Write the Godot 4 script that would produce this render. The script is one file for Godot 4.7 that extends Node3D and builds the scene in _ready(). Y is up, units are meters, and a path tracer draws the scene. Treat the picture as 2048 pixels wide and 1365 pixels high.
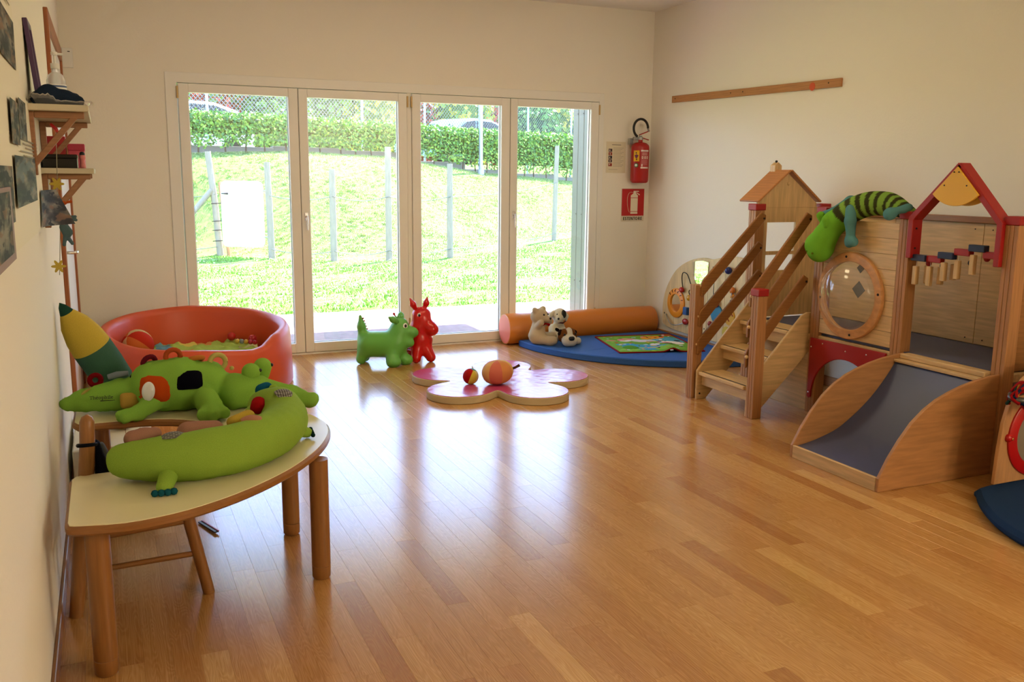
extends Node3D
# A nursery playroom with a glazed garden front. y is up, metres; the glazed wall is the plane z = 0, the left wall x = 0, the right wall x = 5.06.

var rng := RandomNumberGenerator.new()
var M := {}
var taken := {}
var cam: Camera3D


# ---------------------------------------------------------------- mesh building
class MB:
	var st := SurfaceTool.new()
	var col := Color.WHITE

	func _init():
		st.begin(Mesh.PRIMITIVE_TRIANGLES)
		st.set_smooth_group(-1)

	func sg(n: int):
		st.set_smooth_group(n)

	func v(p: Vector3):
		st.set_color(col)
		st.add_vertex(p)

	func t(a: Vector3, b: Vector3, c: Vector3):
		v(a)
		v(c)
		v(b)

	func q(a: Vector3, b: Vector3, c: Vector3, d: Vector3):
		t(a, b, c)
		t(a, c, d)

	func qo(a: Vector3, b: Vector3, c: Vector3, d: Vector3, out: Vector3):
		if (c - a).cross(d - b).dot(out) < 0.0:
			q(a, d, c, b)
		else:
			q(a, b, c, d)

	func to(a: Vector3, b: Vector3, c: Vector3, out: Vector3):
		if (b - a).cross(c - a).dot(out) < 0.0:
			t(a, c, b)
		else:
			t(a, b, c)

	# chamfered box
	func box(c: Vector3, s: Vector3, b := 0.003, ba := Basis()):
		sg(-1)
		var h := s * 0.5
		b = minf(b, minf(h.x, minf(h.y, h.z)) * 0.8)
		for ax in 3:
			var u := (ax + 1) % 3
			var w := (ax + 2) % 3
			for s1 in [-1.0, 1.0]:
				var pts := []
				for k in [[-1.0, -1.0], [1.0, -1.0], [1.0, 1.0], [-1.0, 1.0]]:
					var p := Vector3.ZERO
					p[ax] = s1 * h[ax]
					p[u] = k[0] * (h[u] - b)
					p[w] = k[1] * (h[w] - b)
					pts.append(c + ba * p)
				var o := Vector3.ZERO
				o[ax] = s1
				qo(pts[0], pts[1], pts[2], pts[3], ba * o)
		if b <= 0.0:
			return
		for ax in 3:
			var u := (ax + 1) % 3
			var w := (ax + 2) % 3
			for su in [-1.0, 1.0]:
				for sw in [-1.0, 1.0]:
					var e := []
					for sa in [-1.0, 1.0]:
						var p1 := Vector3.ZERO
						var p2 := Vector3.ZERO
						p1[ax] = sa * (h[ax] - b)
						p2[ax] = p1[ax]
						p1[u] = su * h[u]
						p1[w] = sw * (h[w] - b)
						p2[u] = su * (h[u] - b)
						p2[w] = sw * h[w]
						e.append([c + ba * p1, c + ba * p2])
					var o := Vector3.ZERO
					o[u] = su
					o[w] = sw
					qo(e[0][0], e[1][0], e[1][1], e[0][1], ba * o)
		for sx in [-1.0, 1.0]:
			for sy in [-1.0, 1.0]:
				for sz in [-1.0, 1.0]:
					var o := Vector3(sx, sy, sz)
					to(c + ba * (Vector3(h.x, h.y - b, h.z - b) * o), c + ba * (Vector3(h.x - b, h.y, h.z - b) * o), c + ba * (Vector3(h.x - b, h.y - b, h.z) * o), ba * o)

	# box between two corners
	func bb(a: Vector3, b: Vector3, bev := 0.003):
		box((a + b) * 0.5, (b - a).abs(), bev)

	# bar of rectangular section from a to b; w is its width along side, h across
	func bar(a: Vector3, b: Vector3, w: float, h: float, side: Vector3, bev := 0.003):
		var f := (b - a).normalized()
		var s := (side - f * side.dot(f)).normalized()
		box((a + b) * 0.5, Vector3(w, h, (b - a).length()), bev, Basis(s, f.cross(s), f))

	func tube(p: Array, r, n := 8, cap := true, squash := 1.0):
		var m := p.size()
		var up := Vector3.UP
		var d0: Vector3 = (p[1] - p[0]).normalized()
		if absf(d0.dot(up)) > 0.9:
			up = Vector3.RIGHT
		var rings := []
		for i in m:
			var d: Vector3 = (p[mini(i + 1, m - 1)] - p[maxi(i - 1, 0)]).normalized()
			up = (up - d * up.dot(d)).normalized()
			var s := d.cross(up)
			var rr: float = r[i] if r is Array else r
			var ring := []
			for k in n:
				var a := TAU * k / n
				ring.append(p[i] + s * cos(a) * rr + up * sin(a) * rr * squash)
			rings.append(ring)
		sg(1)
		for i in m - 1:
			for k in n:
				var k2 := (k + 1) % n
				qo(rings[i][k], rings[i][k2], rings[i + 1][k2], rings[i + 1][k], rings[i][k] + rings[i + 1][k] + rings[i][k2] + rings[i + 1][k2] - (p[i] + p[i + 1]) * 2.0)
		if cap:
			sg(-1)
			for k in n:
				to(p[0], rings[0][k], rings[0][(k + 1) % n], p[0] - p[1])
				to(p[m - 1], rings[m - 1][k], rings[m - 1][(k + 1) % n], p[m - 1] - p[m - 2])
		sg(-1)

	func ell(c: Vector3, r: Vector3, n := 12, ba := Basis()):
		sg(1)
		var rows := maxi(4, n / 2)
		for i in rows:
			var a0 := PI * i / rows - PI / 2
			var a1 := PI * (i + 1) / rows - PI / 2
			for k in n:
				var b0 := TAU * k / n
				var b1 := TAU * (k + 1) / n
				var f := func(a: float, b: float) -> Vector3: return Vector3(cos(a) * cos(b), sin(a), cos(a) * sin(b))
				var pa: Vector3 = f.call(a0, b0)
				var pb: Vector3 = f.call(a0, b1)
				var pc: Vector3 = f.call(a1, b1)
				var pd: Vector3 = f.call(a1, b0)
				var o := ba * (pa + pb + pc + pd)
				if i == 0:
					to(c + ba * (pa * r), c + ba * (pc * r), c + ba * (pd * r), o)
				elif i == rows - 1:
					to(c + ba * (pa * r), c + ba * (pb * r), c + ba * (pc * r), o)
				else:
					qo(c + ba * (pa * r), c + ba * (pb * r), c + ba * (pc * r), c + ba * (pd * r), o)
		sg(-1)

	# profile of Vector2(radius, height) turned about the y axis of xf
	func lathe(prof: Array, n: int, xf := Transform3D()):
		var g := 1
		for i in prof.size() - 1:
			var e: Vector2 = prof[i + 1] - prof[i]
			if i > 0:
				var e0: Vector2 = prof[i] - prof[i - 1]
				if absf(e0.angle_to(e)) > 0.75:
					g += 1
			sg(g)
			for k in n:
				var a0 := TAU * k / n
				var a1 := TAU * (k + 1) / n
				var f := func(p: Vector2, a: float) -> Vector3: return xf * Vector3(p.x * cos(a), p.y, p.x * sin(a))
				var am := (a0 + a1) / 2
				var o := xf.basis * Vector3(e.y * cos(am), -e.x, e.y * sin(am))
				if prof[i].x < 1e-6:
					to(f.call(prof[i], a0), f.call(prof[i + 1], a0), f.call(prof[i + 1], a1), o)
				elif prof[i + 1].x < 1e-6:
					to(f.call(prof[i], a0), f.call(prof[i + 1], a0), f.call(prof[i], a1), o)
				else:
					qo(f.call(prof[i], a0), f.call(prof[i], a1), f.call(prof[i + 1], a1), f.call(prof[i + 1], a0), o)
		sg(-1)

	# outline in the xy plane of xf, thick from z = 0 to z = d, rims chamfered by b
	func prism(pts: Array, d: float, xf := Transform3D(), b := 0.002, smooth := false):
		var poly := PackedVector2Array(pts)
		if Geometry2D.is_polygon_clockwise(poly):
			poly.reverse()
		var n := poly.size()
		var inn := PackedVector2Array()
		for i in n:
			var e0 := (poly[i] - poly[(i + n - 1) % n]).normalized()
			var e1 := (poly[(i + 1) % n] - poly[i]).normalized()
			var nn := (Vector2(-e0.y, e0.x) + Vector2(-e1.y, e1.x)).normalized()
			var k := 1.0 / maxf(0.4, nn.dot(Vector2(-e0.y, e0.x)))
			inn.append(poly[i] + nn * b * k)
		var f := func(p: Vector2, z: float) -> Vector3: return xf * Vector3(p.x, p.y, z)
		sg(-1)
		var tri := Geometry2D.triangulate_polygon(inn)
		var zb := xf.basis.z
		for i in range(0, tri.size(), 3):
			to(f.call(inn[tri[i]], d), f.call(inn[tri[i + 1]], d), f.call(inn[tri[i + 2]], d), zb)
			to(f.call(inn[tri[i]], 0.0), f.call(inn[tri[i + 1]], 0.0), f.call(inn[tri[i + 2]], 0.0), -zb)
		for i in n:
			var j := (i + 1) % n
			var e := poly[j] - poly[i]
			var o := xf.basis * Vector3(e.y, -e.x, 0)
			sg(2 if smooth else -1)
			qo(f.call(poly[i], b), f.call(poly[j], b), f.call(poly[j], d - b), f.call(poly[i], d - b), o)
			if b > 0.0:
				sg(3 if smooth else -1)
				qo(f.call(poly[i], d - b), f.call(poly[j], d - b), f.call(inn[j], d), f.call(inn[i], d), o.normalized() + zb)
				sg(4 if smooth else -1)
				qo(f.call(inn[i], 0.0), f.call(inn[j], 0.0), f.call(poly[j], b), f.call(poly[i], b), o.normalized() - zb)
		sg(-1)

	# sheet: f(u, w) gives a point for u, w in 0..1; with uv
	func sheet(f: Callable, nu: int, nw: int, smooth := true):
		sg(1 if smooth else -1)
		for i in nu:
			for j in nw:
				var c := [[i, j], [i + 1, j], [i + 1, j + 1], [i, j], [i + 1, j + 1], [i, j + 1]]
				for k in c:
					var u := float(k[0]) / nu
					var w := float(k[1]) / nw
					st.set_uv(Vector2(u, w))
					v(f.call(u, w))
		sg(-1)

	func done() -> ArrayMesh:
		st.generate_normals()
		return st.commit()


# rounded body meshed from bones [a, b, radius a, radius b (, colour)]: tapered capsules joined by a smooth minimum, as surface nets
func blob(bones: Array, cell: float, k := 0.02, bump := 0.0) -> ArrayMesh:
	var n := bones.size()
	var A := PackedVector3Array()
	var D := PackedVector3Array()
	var IL := PackedFloat32Array()
	var RA := PackedFloat32Array()
	var RB := PackedFloat32Array()
	var lo := Vector3.ONE * 1e9
	var hi := -lo
	for bn in bones:
		var a: Vector3 = bn[0]
		var b: Vector3 = bn[1]
		var r := maxf(bn[2], bn[3])
		A.append(a)
		D.append(b - a)
		IL.append(1.0 / maxf(1e-8, (b - a).length_squared()))
		RA.append(bn[2])
		RB.append(bn[3])
		lo = lo.min(a.min(b) - Vector3.ONE * r)
		hi = hi.max(a.max(b) + Vector3.ONE * r)
	lo -= Vector3.ONE * (cell * 2.5 + k * 0.3)
	hi += Vector3.ONE * (cell * 2.5 + k * 0.3)
	var nx := int((hi.x - lo.x) / cell / 4 + 1) * 4
	var ny := int((hi.y - lo.y) / cell / 4 + 1) * 4
	var nz := int((hi.z - lo.z) / cell / 4 + 1) * 4
	var sx := nx + 1
	var sxy := sx * (ny + 1)
	var V := PackedFloat32Array()
	V.resize(sxy * (nz + 1))
	V.fill(9.0)
	var near := []
	for bz in nz / 4:
		for by in ny / 4:
			for bx in nx / 4:
				var p := lo + Vector3(bx * 4 + 2, by * 4 + 2, bz * 4 + 2) * cell
				var best := 1e9
				for i in n:
					var pa := p - A[i]
					var h := clampf(pa.dot(D[i]) * IL[i], 0.0, 1.0)
					best = minf(best, (pa - D[i] * h).length() - RA[i] - (RB[i] - RA[i]) * h)
				if absf(best) < cell * 4.2 + k:
					near.append(Vector3i(bx, by, bz))
	for blk in near:
		for z in range(blk.z * 4, blk.z * 4 + 5):
			for y in range(blk.y * 4, blk.y * 4 + 5):
				var at: int = z * sxy + y * sx
				for x in range(blk.x * 4, blk.x * 4 + 5):
					if V[at + x] != 9.0:
						continue
					var p := lo + Vector3(x, y, z) * cell
					var d := 1e9
					for i in n:
						var pa := p - A[i]
						var h := clampf(pa.dot(D[i]) * IL[i], 0.0, 1.0)
						var di := (pa - D[i] * h).length() - RA[i] - (RB[i] - RA[i]) * h
						if i == 0:
							d = di
						else:
							var hh := clampf(0.5 + 0.5 * (d - di) / k, 0.0, 1.0)
							d = d + (di - d) * hh - k * hh * (1.0 - hh)
					V[at + x] = d
	var colored: bool = bones[0].size() > 4
	var idx := {}
	var pts := PackedVector3Array()
	var cols := PackedColorArray()
	var off := [0, 1, sx, sx + 1, sxy, sxy + 1, sxy + sx, sxy + sx + 1]
	var edges := [[0, 1], [2, 3], [4, 5], [6, 7], [0, 2], [1, 3], [4, 6], [5, 7], [0, 4], [1, 5], [2, 6], [3, 7]]
	var cells := []
	for blk in near:
		for z in range(blk.z * 4, blk.z * 4 + 4):
			for y in range(blk.y * 4, blk.y * 4 + 4):
				for x in range(blk.x * 4, blk.x * 4 + 4):
					var at: int = z * sxy + y * sx + x
					var neg := 0
					for o in off:
						if V[at + o] < 0.0:
							neg += 1
					if neg == 0 or neg == 8:
						continue
					var s := Vector3.ZERO
					var c := 0
					for e in edges:
						var va := V[at + off[e[0]]]
						var vb := V[at + off[e[1]]]
						if (va < 0.0) != (vb < 0.0):
							var f := va / (va - vb)
							s += Vector3(e[0] & 1, (e[0] >> 1) & 1, e[0] >> 2).lerp(Vector3(e[1] & 1, (e[1] >> 1) & 1, e[1] >> 2), f)
							c += 1
					var p := lo + (Vector3(x, y, z) + s / c) * cell
					idx[at] = pts.size()
					cells.append([at, x, y, z])
					pts.append(p)
					if colored:
						var bi := 0
						var best := 1e9
						for i in n:
							var pa := p - A[i]
							var h := clampf(pa.dot(D[i]) * IL[i], 0.0, 1.0)
							var di := (pa - D[i] * h).length() - RA[i] - (RB[i] - RA[i]) * h
							if di < best:
								best = di
								bi = i
						cols.append(bones[bi][4])
	var nrm := PackedVector3Array()
	nrm.resize(pts.size())
	var ix := PackedInt32Array()
	var steps := [1, sx, sxy]
	for cl in cells:
		var at: int = cl[0]
		for ax in 3:
			var o1: int = steps[(ax + 1) % 3]
			var o2: int = steps[(ax + 2) % 3]
			# the grid edge that starts at this cell's low corner and runs along ax is shared by four cells
			var va := V[at]
			var vb := V[at + steps[ax]]
			if (va < 0.0) == (vb < 0.0):
				continue
			if not (idx.has(at - o1) and idx.has(at - o2) and idx.has(at - o1 - o2)):
				continue
			var a: int = idx[at]
			var b: int = idx[at - o1]
			var c: int = idx[at - o1 - o2]
			var d: int = idx[at - o2]
			var fl := va < 0.0
			var quad := [a, d, c, b] if fl else [a, b, c, d]
			var nn := (pts[quad[2]] - pts[quad[0]]).cross(pts[quad[3]] - pts[quad[1]])
			for w in quad:
				nrm[w] += nn
			ix.append_array(PackedInt32Array([quad[0], quad[1], quad[2], quad[0], quad[2], quad[3]]))
	for i in nrm.size():
		nrm[i] = nrm[i].normalized()
	# front faces run clockwise: the summed cross products above must point outwards, then winding is reversed
	var test := 0.0
	for i in range(0, pts.size(), 7):
		var p := pts[i] + nrm[i] * cell
		var best := 1e9
		var best0 := 1e9
		for j in n:
			var pa := p - A[j]
			var h := clampf(pa.dot(D[j]) * IL[j], 0.0, 1.0)
			best = minf(best, (pa - D[j] * h).length() - RA[j] - (RB[j] - RA[j]) * h)
			pa = pts[i] - A[j]
			h = clampf(pa.dot(D[j]) * IL[j], 0.0, 1.0)
			best0 = minf(best0, (pa - D[j] * h).length() - RA[j] - (RB[j] - RA[j]) * h)
		test += best - best0
	if test < 0.0:
		for i in nrm.size():
			nrm[i] = -nrm[i]
	else:
		for i in range(0, ix.size(), 3):
			var w := ix[i + 1]
			ix[i + 1] = ix[i + 2]
			ix[i + 2] = w
	if bump > 0.0:
		var fn := FastNoiseLite.new()
		fn.seed = 5
		fn.frequency = 9.0
		for i in pts.size():
			pts[i] += nrm[i] * bump * fn.get_noise_3dv(pts[i])
	var arr := []
	arr.resize(Mesh.ARRAY_MAX)
	arr[Mesh.ARRAY_VERTEX] = pts
	arr[Mesh.ARRAY_NORMAL] = nrm
	arr[Mesh.ARRAY_INDEX] = ix
	if colored:
		arr[Mesh.ARRAY_COLOR] = cols
	var am := ArrayMesh.new()
	am.add_surface_from_arrays(Mesh.PRIMITIVE_TRIANGLES, arr)
	return am


# ---------------------------------------------------------------- naming and tagging
func numbered(called: String) -> String:
	if not taken.has(called):
		taken[called] = 0
		return called
	taken[called] += 1
	return "%s_%03d" % [called, taken[called]]


func tag(o: Node, label: String, category: String, group := "", kind := ""):
	if label:
		o.set_meta("label", label)
	if category:
		o.set_meta("category", category)
	if group:
		o.set_meta("group", group)
	if kind:
		o.set_meta("kind", kind)


# a thing made of parts: a Node3D at its base
func thing(called: String, label: String, category: String, at := Vector3.ZERO, group := "", kind := "") -> Node3D:
	var o := Node3D.new()
	o.name = numbered(called)
	add_child(o)
	o.position = at
	tag(o, label, category, group, kind)
	return o


func mesh_of(x) -> Mesh:
	return x.done() if x is MB else x


# a part whose mesh is given in world coordinates
func part(root: Node3D, called: String, x, m: Material, label := "") -> MeshInstance3D:
	var o := MeshInstance3D.new()
	o.name = called
	o.mesh = mesh_of(x)
	o.material_override = m
	root.add_child(o, true)
	if root.get_parent() == self and not root is MeshInstance3D:
		o.position = -root.position
	if label:
		o.set_meta("label", label)
	return o


# a thing that is one mesh, given in world coordinates
func single(called: String, x, m: Material, label: String, category: String, group := "", kind := "") -> MeshInstance3D:
	var o := MeshInstance3D.new()
	o.name = numbered(called)
	o.mesh = mesh_of(x)
	o.material_override = m
	add_child(o)
	tag(o, label, category, group, kind)
	return o


# ---------------------------------------------------------------- materials
var tex := {}


func noise_tex(called: String, freq: float, lo: float, hi: float, octaves := 4, normal := false, strength := 4.0) -> NoiseTexture2D:
	if not tex.has(called):
		var f := FastNoiseLite.new()
		f.noise_type = FastNoiseLite.TYPE_SIMPLEX_SMOOTH
		f.seed = called.hash() % 1000
		f.frequency = freq
		f.fractal_octaves = octaves
		var t := NoiseTexture2D.new()
		t.width = 512
		t.height = 512
		t.seamless = true
		t.noise = f
		if normal:
			t.as_normal_map = true
			t.bump_strength = strength
		else:
			var g := Gradient.new()
			g.colors = PackedColorArray([Color(lo, lo, lo), Color(hi, hi, hi)])
			t.color_ramp = g
		tex[called] = t
	return tex[called]


func mat(c: Color, rough := 0.6, spec := 0.5, metal := 0.0) -> StandardMaterial3D:
	var m := StandardMaterial3D.new()
	m.albedo_color = c
	m.roughness = rough
	m.metallic_specular = spec
	m.metallic = metal
	m.cull_mode = BaseMaterial3D.CULL_DISABLED
	return m


func wood(c: Color, axis: String, rough := 0.45, along := 0.6, across := 12.0) -> StandardMaterial3D:
	var m := mat(c, rough)
	m.albedo_texture = noise_tex("grain", 0.012, 0.84, 1.0, 5)
	m.uv1_triplanar = true
	var s := Vector3.ONE * across
	s["xyz".find(axis)] = along
	m.uv1_scale = s
	m.uv1_offset = Vector3(rng.randf(), rng.randf(), rng.randf())
	return m


func cloth(c: Color, rough := 0.95, scale := 14.0, strength := 0.5) -> StandardMaterial3D:
	var m := mat(c, rough, 0.2)
	m.albedo_texture = noise_tex("cloth_tone", 0.05, 0.86, 1.0, 3)
	m.normal_enabled = true
	m.normal_texture = noise_tex("cloth_bump", 0.09, 0, 1, 3, true, 6.0)
	m.normal_scale = strength
	m.uv1_triplanar = true
	m.uv1_scale = Vector3.ONE * scale
	return m


func painted(im: Image, rough := 0.7) -> StandardMaterial3D:
	var m := mat(Color.WHITE, rough, 0.4)
	m.albedo_texture = ImageTexture.create_from_image(im)
	m.texture_repeat = false
	return m


func rot_to(a: Vector3, b: Vector3) -> Basis:
	var d := a.normalized()
	var e := b.normalized()
	if d.dot(e) > 0.99999:
		return Basis()
	if d.dot(e) < -0.99999:
		return Basis(Vector3.RIGHT, PI)
	return Basis(Quaternion(d, e))


func ball(c: Vector3, r: float, n := 14) -> MB:
	var b := MB.new()
	b.ell(c, Vector3.ONE * r, n)
	return b


func ellipse(im: Image, cx: float, cy: float, rx: float, ry: float, c: Color, turn := 0.0):
	for y in range(maxi(0, int(cy - maxf(rx, ry))), mini(im.get_height(), int(cy + maxf(rx, ry)) + 1)):
		for x in range(maxi(0, int(cx - maxf(rx, ry))), mini(im.get_width(), int(cx + maxf(rx, ry)) + 1)):
			var d := Vector2(x - cx, y - cy).rotated(-turn)
			if (d.x / rx) ** 2 + (d.y / ry) ** 2 <= 1.0:
				im.set_pixel(x, y, c)


func spline(p: Array, per := 6) -> Array:
	var o := []
	for i in p.size() - 1:
		var a = p[maxi(i - 1, 0)]
		var b = p[i]
		var c = p[i + 1]
		var d = p[mini(i + 2, p.size() - 1)]
		for k in per:
			o.append(b.cubic_interpolate(c, a, d, float(k) / per))
	o.append(p[-1])
	return o


# closed curve through points
func ring_spline(p: Array, per := 6) -> Array:
	var o := []
	var n := p.size()
	for i in n:
		for k in per:
			o.append(p[i].cubic_interpolate(p[(i + 1) % n], p[(i + n - 1) % n], p[(i + 2) % n], float(k) / per))
	return o


func arc(c: Vector2, r: float, a0: float, a1: float, n: int) -> Array:
	var o := []
	for i in n + 1:
		var a := lerpf(a0, a1, float(i) / n)
		o.append(c + Vector2(cos(a), sin(a)) * r)
	return o


# a plane of xy outlines laid flat: x stays x, y becomes z, thickness grows upwards from height h
func flat(h: float) -> Transform3D:
	return Transform3D(Basis(Vector3(1, 0, 0), Vector3(0, 0, 1), Vector3(0, 1, 0)), Vector3(0, h, 0))


# outlines drawn in (z, y) standing on a plane x = at, thickness growing towards +x
func facing_x(at: float) -> Transform3D:
	return Transform3D(Basis(Vector3(0, 0, 1), Vector3(0, 1, 0), Vector3(1, 0, 0)), Vector3(at, 0, 0))


# outlines drawn in (x, y) on a plane z = at, thickness growing towards +z
func facing_z(at: float) -> Transform3D:
	return Transform3D(Basis(), Vector3(0, 0, at))


func _ready():
	rng.seed = 7
	# ---- camera
	cam = Camera3D.new()
	cam.name = "camera"
	add_child(cam)
	var yaw := 0.416324
	var pitch := 0.178303
	var roll := 0.009435
	var fw := Vector3(sin(yaw) * cos(pitch), -sin(pitch), -cos(yaw) * cos(pitch))
	var ri := Vector3(cos(yaw), 0, sin(yaw))
	var up := ri.cross(fw)
	var r2 := ri * cos(roll) + up * sin(roll)
	var u2 := up * cos(roll) - ri * sin(roll)
	cam.transform = Transform3D(Basis(r2, u2, -fw), Vector3(0.22827, 1.5064, 7.68954))
	cam.fov = rad_to_deg(2.0 * atan(682.5 / 1829.53))
	cam.near = 0.05
	cam.far = 400.0
	cam.current = true
	# ---- sky, exposure
	var env := Environment.new()
	env.background_mode = Environment.BG_SKY
	var sky := Sky.new()
	var sm := ProceduralSkyMaterial.new()
	sm.sky_top_color = Color(0.50, 0.66, 0.90)
	sm.sky_horizon_color = Color(0.82, 0.90, 1.0)
	sm.ground_horizon_color = Color(0.62, 0.64, 0.60)
	sm.ground_bottom_color = Color(0.45, 0.45, 0.40)
	sm.sky_energy_multiplier = 1.0
	sky.sky_material = sm
	env.sky = sky
	env.background_energy_multiplier = 3.1
	env.tonemap_mode = Environment.TONE_MAPPER_LINEAR
	env.tonemap_exposure = 3.6
	env.sdfgi_enabled = true
	env.ssao_enabled = true
	env.ssil_enabled = true
	var we := WorldEnvironment.new()
	we.name = "world_environment"
	we.environment = env
	add_child(we)
	# ---- sun: high over the garden, from beyond the right end of the glazing
	var sun := DirectionalLight3D.new()
	sun.name = "sun"
	add_child(sun)
	sun.look_at_from_position(Vector3.ZERO, Vector3(-0.455, -0.766, 0.455))
	sun.light_color = Color(1.0, 0.97, 0.92)
	sun.light_energy = 3.7
	sun.light_angular_distance = 0.6
	sun.shadow_enabled = true
	materials()
	room()
	unseen_lamps()
	glazing()
	garden()
	left_wall_things()
	table_group()
	play_pool()
	window_toys()
	corner_group()
	right_wall_things()
	play_house()
	right_board()


func materials():
	M.wall = mat(Color(0.94, 0.92, 0.87), 0.9, 0.3)
	M.wall.normal_enabled = true
	M.wall.normal_texture = noise_tex("plaster", 0.05, 0, 1, 4, true, 3.0)
	M.wall.normal_scale = 0.1
	M.wall.uv1_triplanar = true
	M.wall.uv1_scale = Vector3.ONE * 1.6
	M.ceiling = mat(Color(0.95, 0.94, 0.92), 0.95, 0.3)
	M.frame = mat(Color(0.93, 0.92, 0.89), 0.45)
	M.white = mat(Color(0.92, 0.92, 0.90), 0.5)
	M.glass = mat(Color(1, 1, 1, 0.04), 0.0)
	M.glass.transparency = BaseMaterial3D.TRANSPARENCY_ALPHA
	M.chrome = mat(Color(0.85, 0.85, 0.86), 0.25, 0.5, 1.0)
	M.steel = mat(Color(0.62, 0.62, 0.62), 0.35, 0.5, 1.0)
	M.bolt = mat(Color(0.16, 0.15, 0.15), 0.4, 0.5, 0.6)
	M.black = mat(Color(0.03, 0.03, 0.035), 0.45)
	M.flat_dark = mat(Color(0.08, 0.08, 0.08), 0.8)
	M.mirror = mat(Color(0.93, 0.94, 0.94), 0.02, 0.5, 1.0)
	for a in ["x", "y", "z"]:
		M["beech_" + a] = wood(Color(0.74, 0.52, 0.32), a)          # sawn edges and posts
		M["birch_" + a] = wood(Color(0.89, 0.74, 0.52), a, 0.4, 0.5, 6.0)   # plywood faces
		M["brown_" + a] = wood(Color(0.62, 0.41, 0.21), a, 0.35)      # varnished rails, table legs
		M["shelfwood_" + a] = wood(Color(0.66, 0.47, 0.33), a, 0.5)
	M.red = mat(Color(0.72, 0.06, 0.05), 0.35)
	M.redwood = mat(Color(0.62, 0.06, 0.05), 0.45)
	M.yellow = mat(Color(0.92, 0.71, 0.22), 0.5)
	M.bluewood = mat(Color(0.10, 0.14, 0.26), 0.5)
	M.slide = mat(Color(0.29, 0.33, 0.47), 0.42)
	M.paper = mat(Color(0.93, 0.91, 0.84), 0.8, 0.3)
	M.text = mat(Color(0.05, 0.05, 0.06), 0.7)


# ---------------------------------------------------------------- the room
func room():
	var W := 5.062
	var H := 3.035
	var L := 9.6
	floor_boards(W, L)
	var b := MB.new()
	b.bb(Vector3(-0.25, -0.3, -0.25), Vector3(0.715, H, 0.0), 0.0)
	b.bb(Vector3(4.53, -0.3, -0.25), Vector3(W + 0.25, H, 0.0), 0.0)
	b.bb(Vector3(0.715, 2.26, -0.25), Vector3(4.53, H, 0.0), 0.0)
	b.bb(Vector3(0.715, -0.3, -0.25), Vector3(4.53, -0.035, 0.0), 0.0)
	single("wall_back", b, M.wall, "plain cream wall around the four tall glazed doors", "wall", "", "structure")
	b = MB.new()
	b.bb(Vector3(-0.25, -0.3, 0.0), Vector3(0.0, H, L), 0.0)
	single("wall_left", b, M.wall, "cream wall at the left with shelves and pinned paper", "wall", "", "structure")
	b = MB.new()
	b.bb(Vector3(W, -0.3, 0.0), Vector3(W + 0.25, H, L), 0.0)
	single("wall_right", b, M.wall, "plain cream wall at the right behind the play house", "wall", "", "structure")
	b = MB.new()
	b.bb(Vector3(-0.25, -0.3, L), Vector3(W + 0.25, H, L + 0.25), 0.0)
	single("wall_front", b, M.wall, "plain cream wall opposite the glazed doors", "wall", "", "structure")
	b = MB.new()
	b.bb(Vector3(-0.25, H, -0.25), Vector3(W + 0.25, H + 0.25, L + 0.25), 0.0)
	single("ceiling", b, M.ceiling, "flat white ceiling of the playroom", "ceiling", "", "structure")
	# skirting
	b = MB.new()
	b.bb(Vector3(0.0, 0.0, 2.25), Vector3(0.013, 0.07, L), 0.003)
	b.bb(Vector3(0.0, 0.0, 0.0), Vector3(0.013, 0.07, 0.45), 0.003)
	single("baseboard_left", b, M.brown_z, "low wooden skirting along the left wall", "baseboard", "", "structure")
	b = MB.new()
	b.bb(Vector3(W - 0.013, 0.0, 0.013), Vector3(W, 0.07, L), 0.003)
	single("baseboard_right", b, M.beech_z, "low wooden skirting along the right wall", "baseboard", "", "structure")
	b = MB.new()
	b.bb(Vector3(0.013, 0.0, 0.0), Vector3(0.70, 0.07, 0.013), 0.003)
	b.bb(Vector3(4.55, 0.0, 0.0), Vector3(W - 0.013, 0.07, 0.013), 0.003)
	single("baseboard_back", b, M.beech_x, "low wooden skirting below the cream wall beside the glazed doors", "baseboard", "", "structure")


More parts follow.
